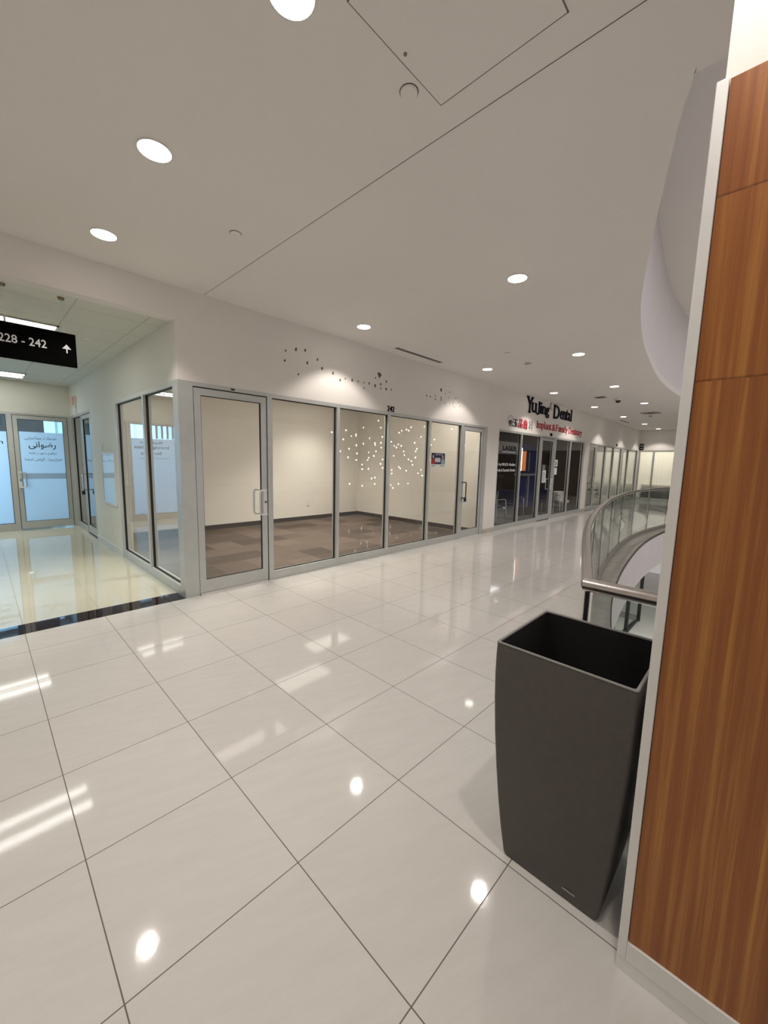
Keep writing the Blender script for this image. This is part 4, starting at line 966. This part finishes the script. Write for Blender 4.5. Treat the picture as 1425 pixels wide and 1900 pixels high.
# glass panels
dc_ = []
for a, b2 in zip(curve, curve[1:]):
    n = max(1, int(math.dist(a, b2) / 0.1))
    for k in range(n): dc_.append((a[0] + (b2[0] - a[0]) * k / n, a[1] + (b2[1] - a[1]) * k / n))
dc_.append(curve[-1])
seg = []; acc = 0
gl_line = offset_line(dc_, 0.022)
cur = [gl_line[0]]
for a, b2 in zip(gl_line, gl_line[1:]):
    acc += math.dist(a, b2); cur.append(b2)
    if acc > 1.35: seg.append(cur); cur = [b2]; acc = 0
if len(cur) > 2: seg.append(cur)
for s_ in seg:
    s_ = list(s_)
    # small gap at joint
    MB().strip([s_[0], s_[-1]], 0.09, HZ - 0.02).build('glass_panel', 'rail_glass', ra)
    x, y = s_[-1]
    MB().box(x - 0.003, x + 0.003, y - 0.006, y + 0.002, 0.09, HZ - 0.03).build('panel_joint', 'tint_glass', ra)
MB().quad([(1.938, -0.85, 0.09), (1.938, 0.515, 0.09), (1.938, 0.515, HZ - 0.02), (1.938, -0.85, HZ - 0.02)]).build('glass_panel', 'rail_glass', ra)
MB().quad([(1.938, -4.2, 0.09), (1.938, -0.87, 0.09), (1.938, -0.87, HZ - 0.02), (1.938, -4.2, HZ - 0.02)]).build('glass_panel', 'rail_glass', ra)
MB().box(1.93, 1.944, 0.535, 0.552, 0.0, HZ - 0.015).build('corner_post', 'black_plastic', ra)

# ------------------------------------------------------------------ lower level shopfront seen through the railing
lf = thing('lower_shopfront', (17.2, 3.0, -4.2), 'glazed shopfront with dark mullions on the level below', 'shopfront')
pts = [(17.26, 3.0), (15.6, 3.05), (14.0, 3.1), (12.4, 3.15), (10.8, 3.2)]
for x, y in pts: MB().box(x - 0.05, x + 0.05, y - 0.05, y + 0.05, -4.2, -0.86).build('mullion', 'gasket', lf)
MB().box(17.21, 17.31, 3.0, 6.9, -4.2, -4.0).box(10.8, 17.3, 3.0, 3.1, -4.2, -4.05).box(17.21, 17.31, 4.9, 5.0, -4.2, -0.86).build('sill', 'gasket', lf)
MB().quad([(17.26, 3.0, -4.2), (10.8, 3.2, -4.2), (10.8, 3.2, -0.86), (17.26, 3.0, -0.86)]).quad([(17.26, 3.0, -4.2), (17.26, 6.9, -4.2), (17.26, 6.9, -0.86), (17.26, 3.0, -0.86)]).build('pane', 'rail_glass', lf)

# ------------------------------------------------------------------ chandelier of small bulbs hanging in the atrium (mirrored in the shop glass)
dots = [(686,545),(591,587),(701,589),(482,605),(544,632),(545,640),(515,642),(465,663),(630,656),(710,647),(547,700),(590,690),(664,685),(665,698),(702,684),(703,714),(502,722),(445,737),(552,752),(495,776),(546,792),(625,745),(670,738),(657,767),(625,778),(618,792),(712,789),(584,820),(584,849),(623,848),(700,817),(713,842),(643,909),(664,903),(662,943),(583,955),(504,943),(393,617),(891,587),(862,601),(877,608),(832,608),(816,620),(975,582),(955,648),(766,678),(785,703),(811,695),(800,713),(829,703),(914,685),(928,722),(920,738),(845,738),(849,762),(782,767),(919,778),(875,789),(893,799),(901,824),(815,835),(824,846),(861,860),(769,857),(769,876),(953,855),(935,876),(962,891),(764,950),(777,969),(811,943),(872,941),(1148,598),(1038,664),(1017,697),(1012,792),(1254,608),(1226,701),(1057,750),(1070,795)]
ch = thing('chandelier', (10.5, -1.3, 5.15), 'cluster of small glowing bulbs on thin cords hanging in the atrium', 'chandelier')
RT = Matrix((rt, dn, fw)).transposed()
rnd = random.Random(3); bulbs = []
for u, v in dots:
    px, py = 500 + u / 3.393, 620 + v / 3.393
    d = RT @ Vector(((px - 712.5) / 736.15, (py - 950) / 736.15, 1.0))
    yt = 2 * (W + 0.05) - rnd.uniform(-2.3, -0.6)
    t = yt / d.y; bulbs.append((t * d.x, 2 * (W + 0.05) - yt, CAM_H + t * d.z))
cords = MB()
for x, y, z in bulbs:
    o = MB().lathe([(0.004, 0.029), (0.021, 0.019), (0.029, 0.0), (0.021, -0.019), (0.004, -0.029)], (x, y, z), 8).build('bulb', 'bulb_glow', ch, smooth=True)
    cords.box(x - 0.0015, x + 0.0015, y - 0.0015, y + 0.0015, z + 0.02, 5.15)
cords.build('cords', 'ledge_metal', ch)
MB().box(min(b[0] for b in bulbs) - 0.2, max(b[0] for b in bulbs) + 0.2, -2.5, -0.4, 5.15, 5.19).build('canopy', 'edge_trim', ch)
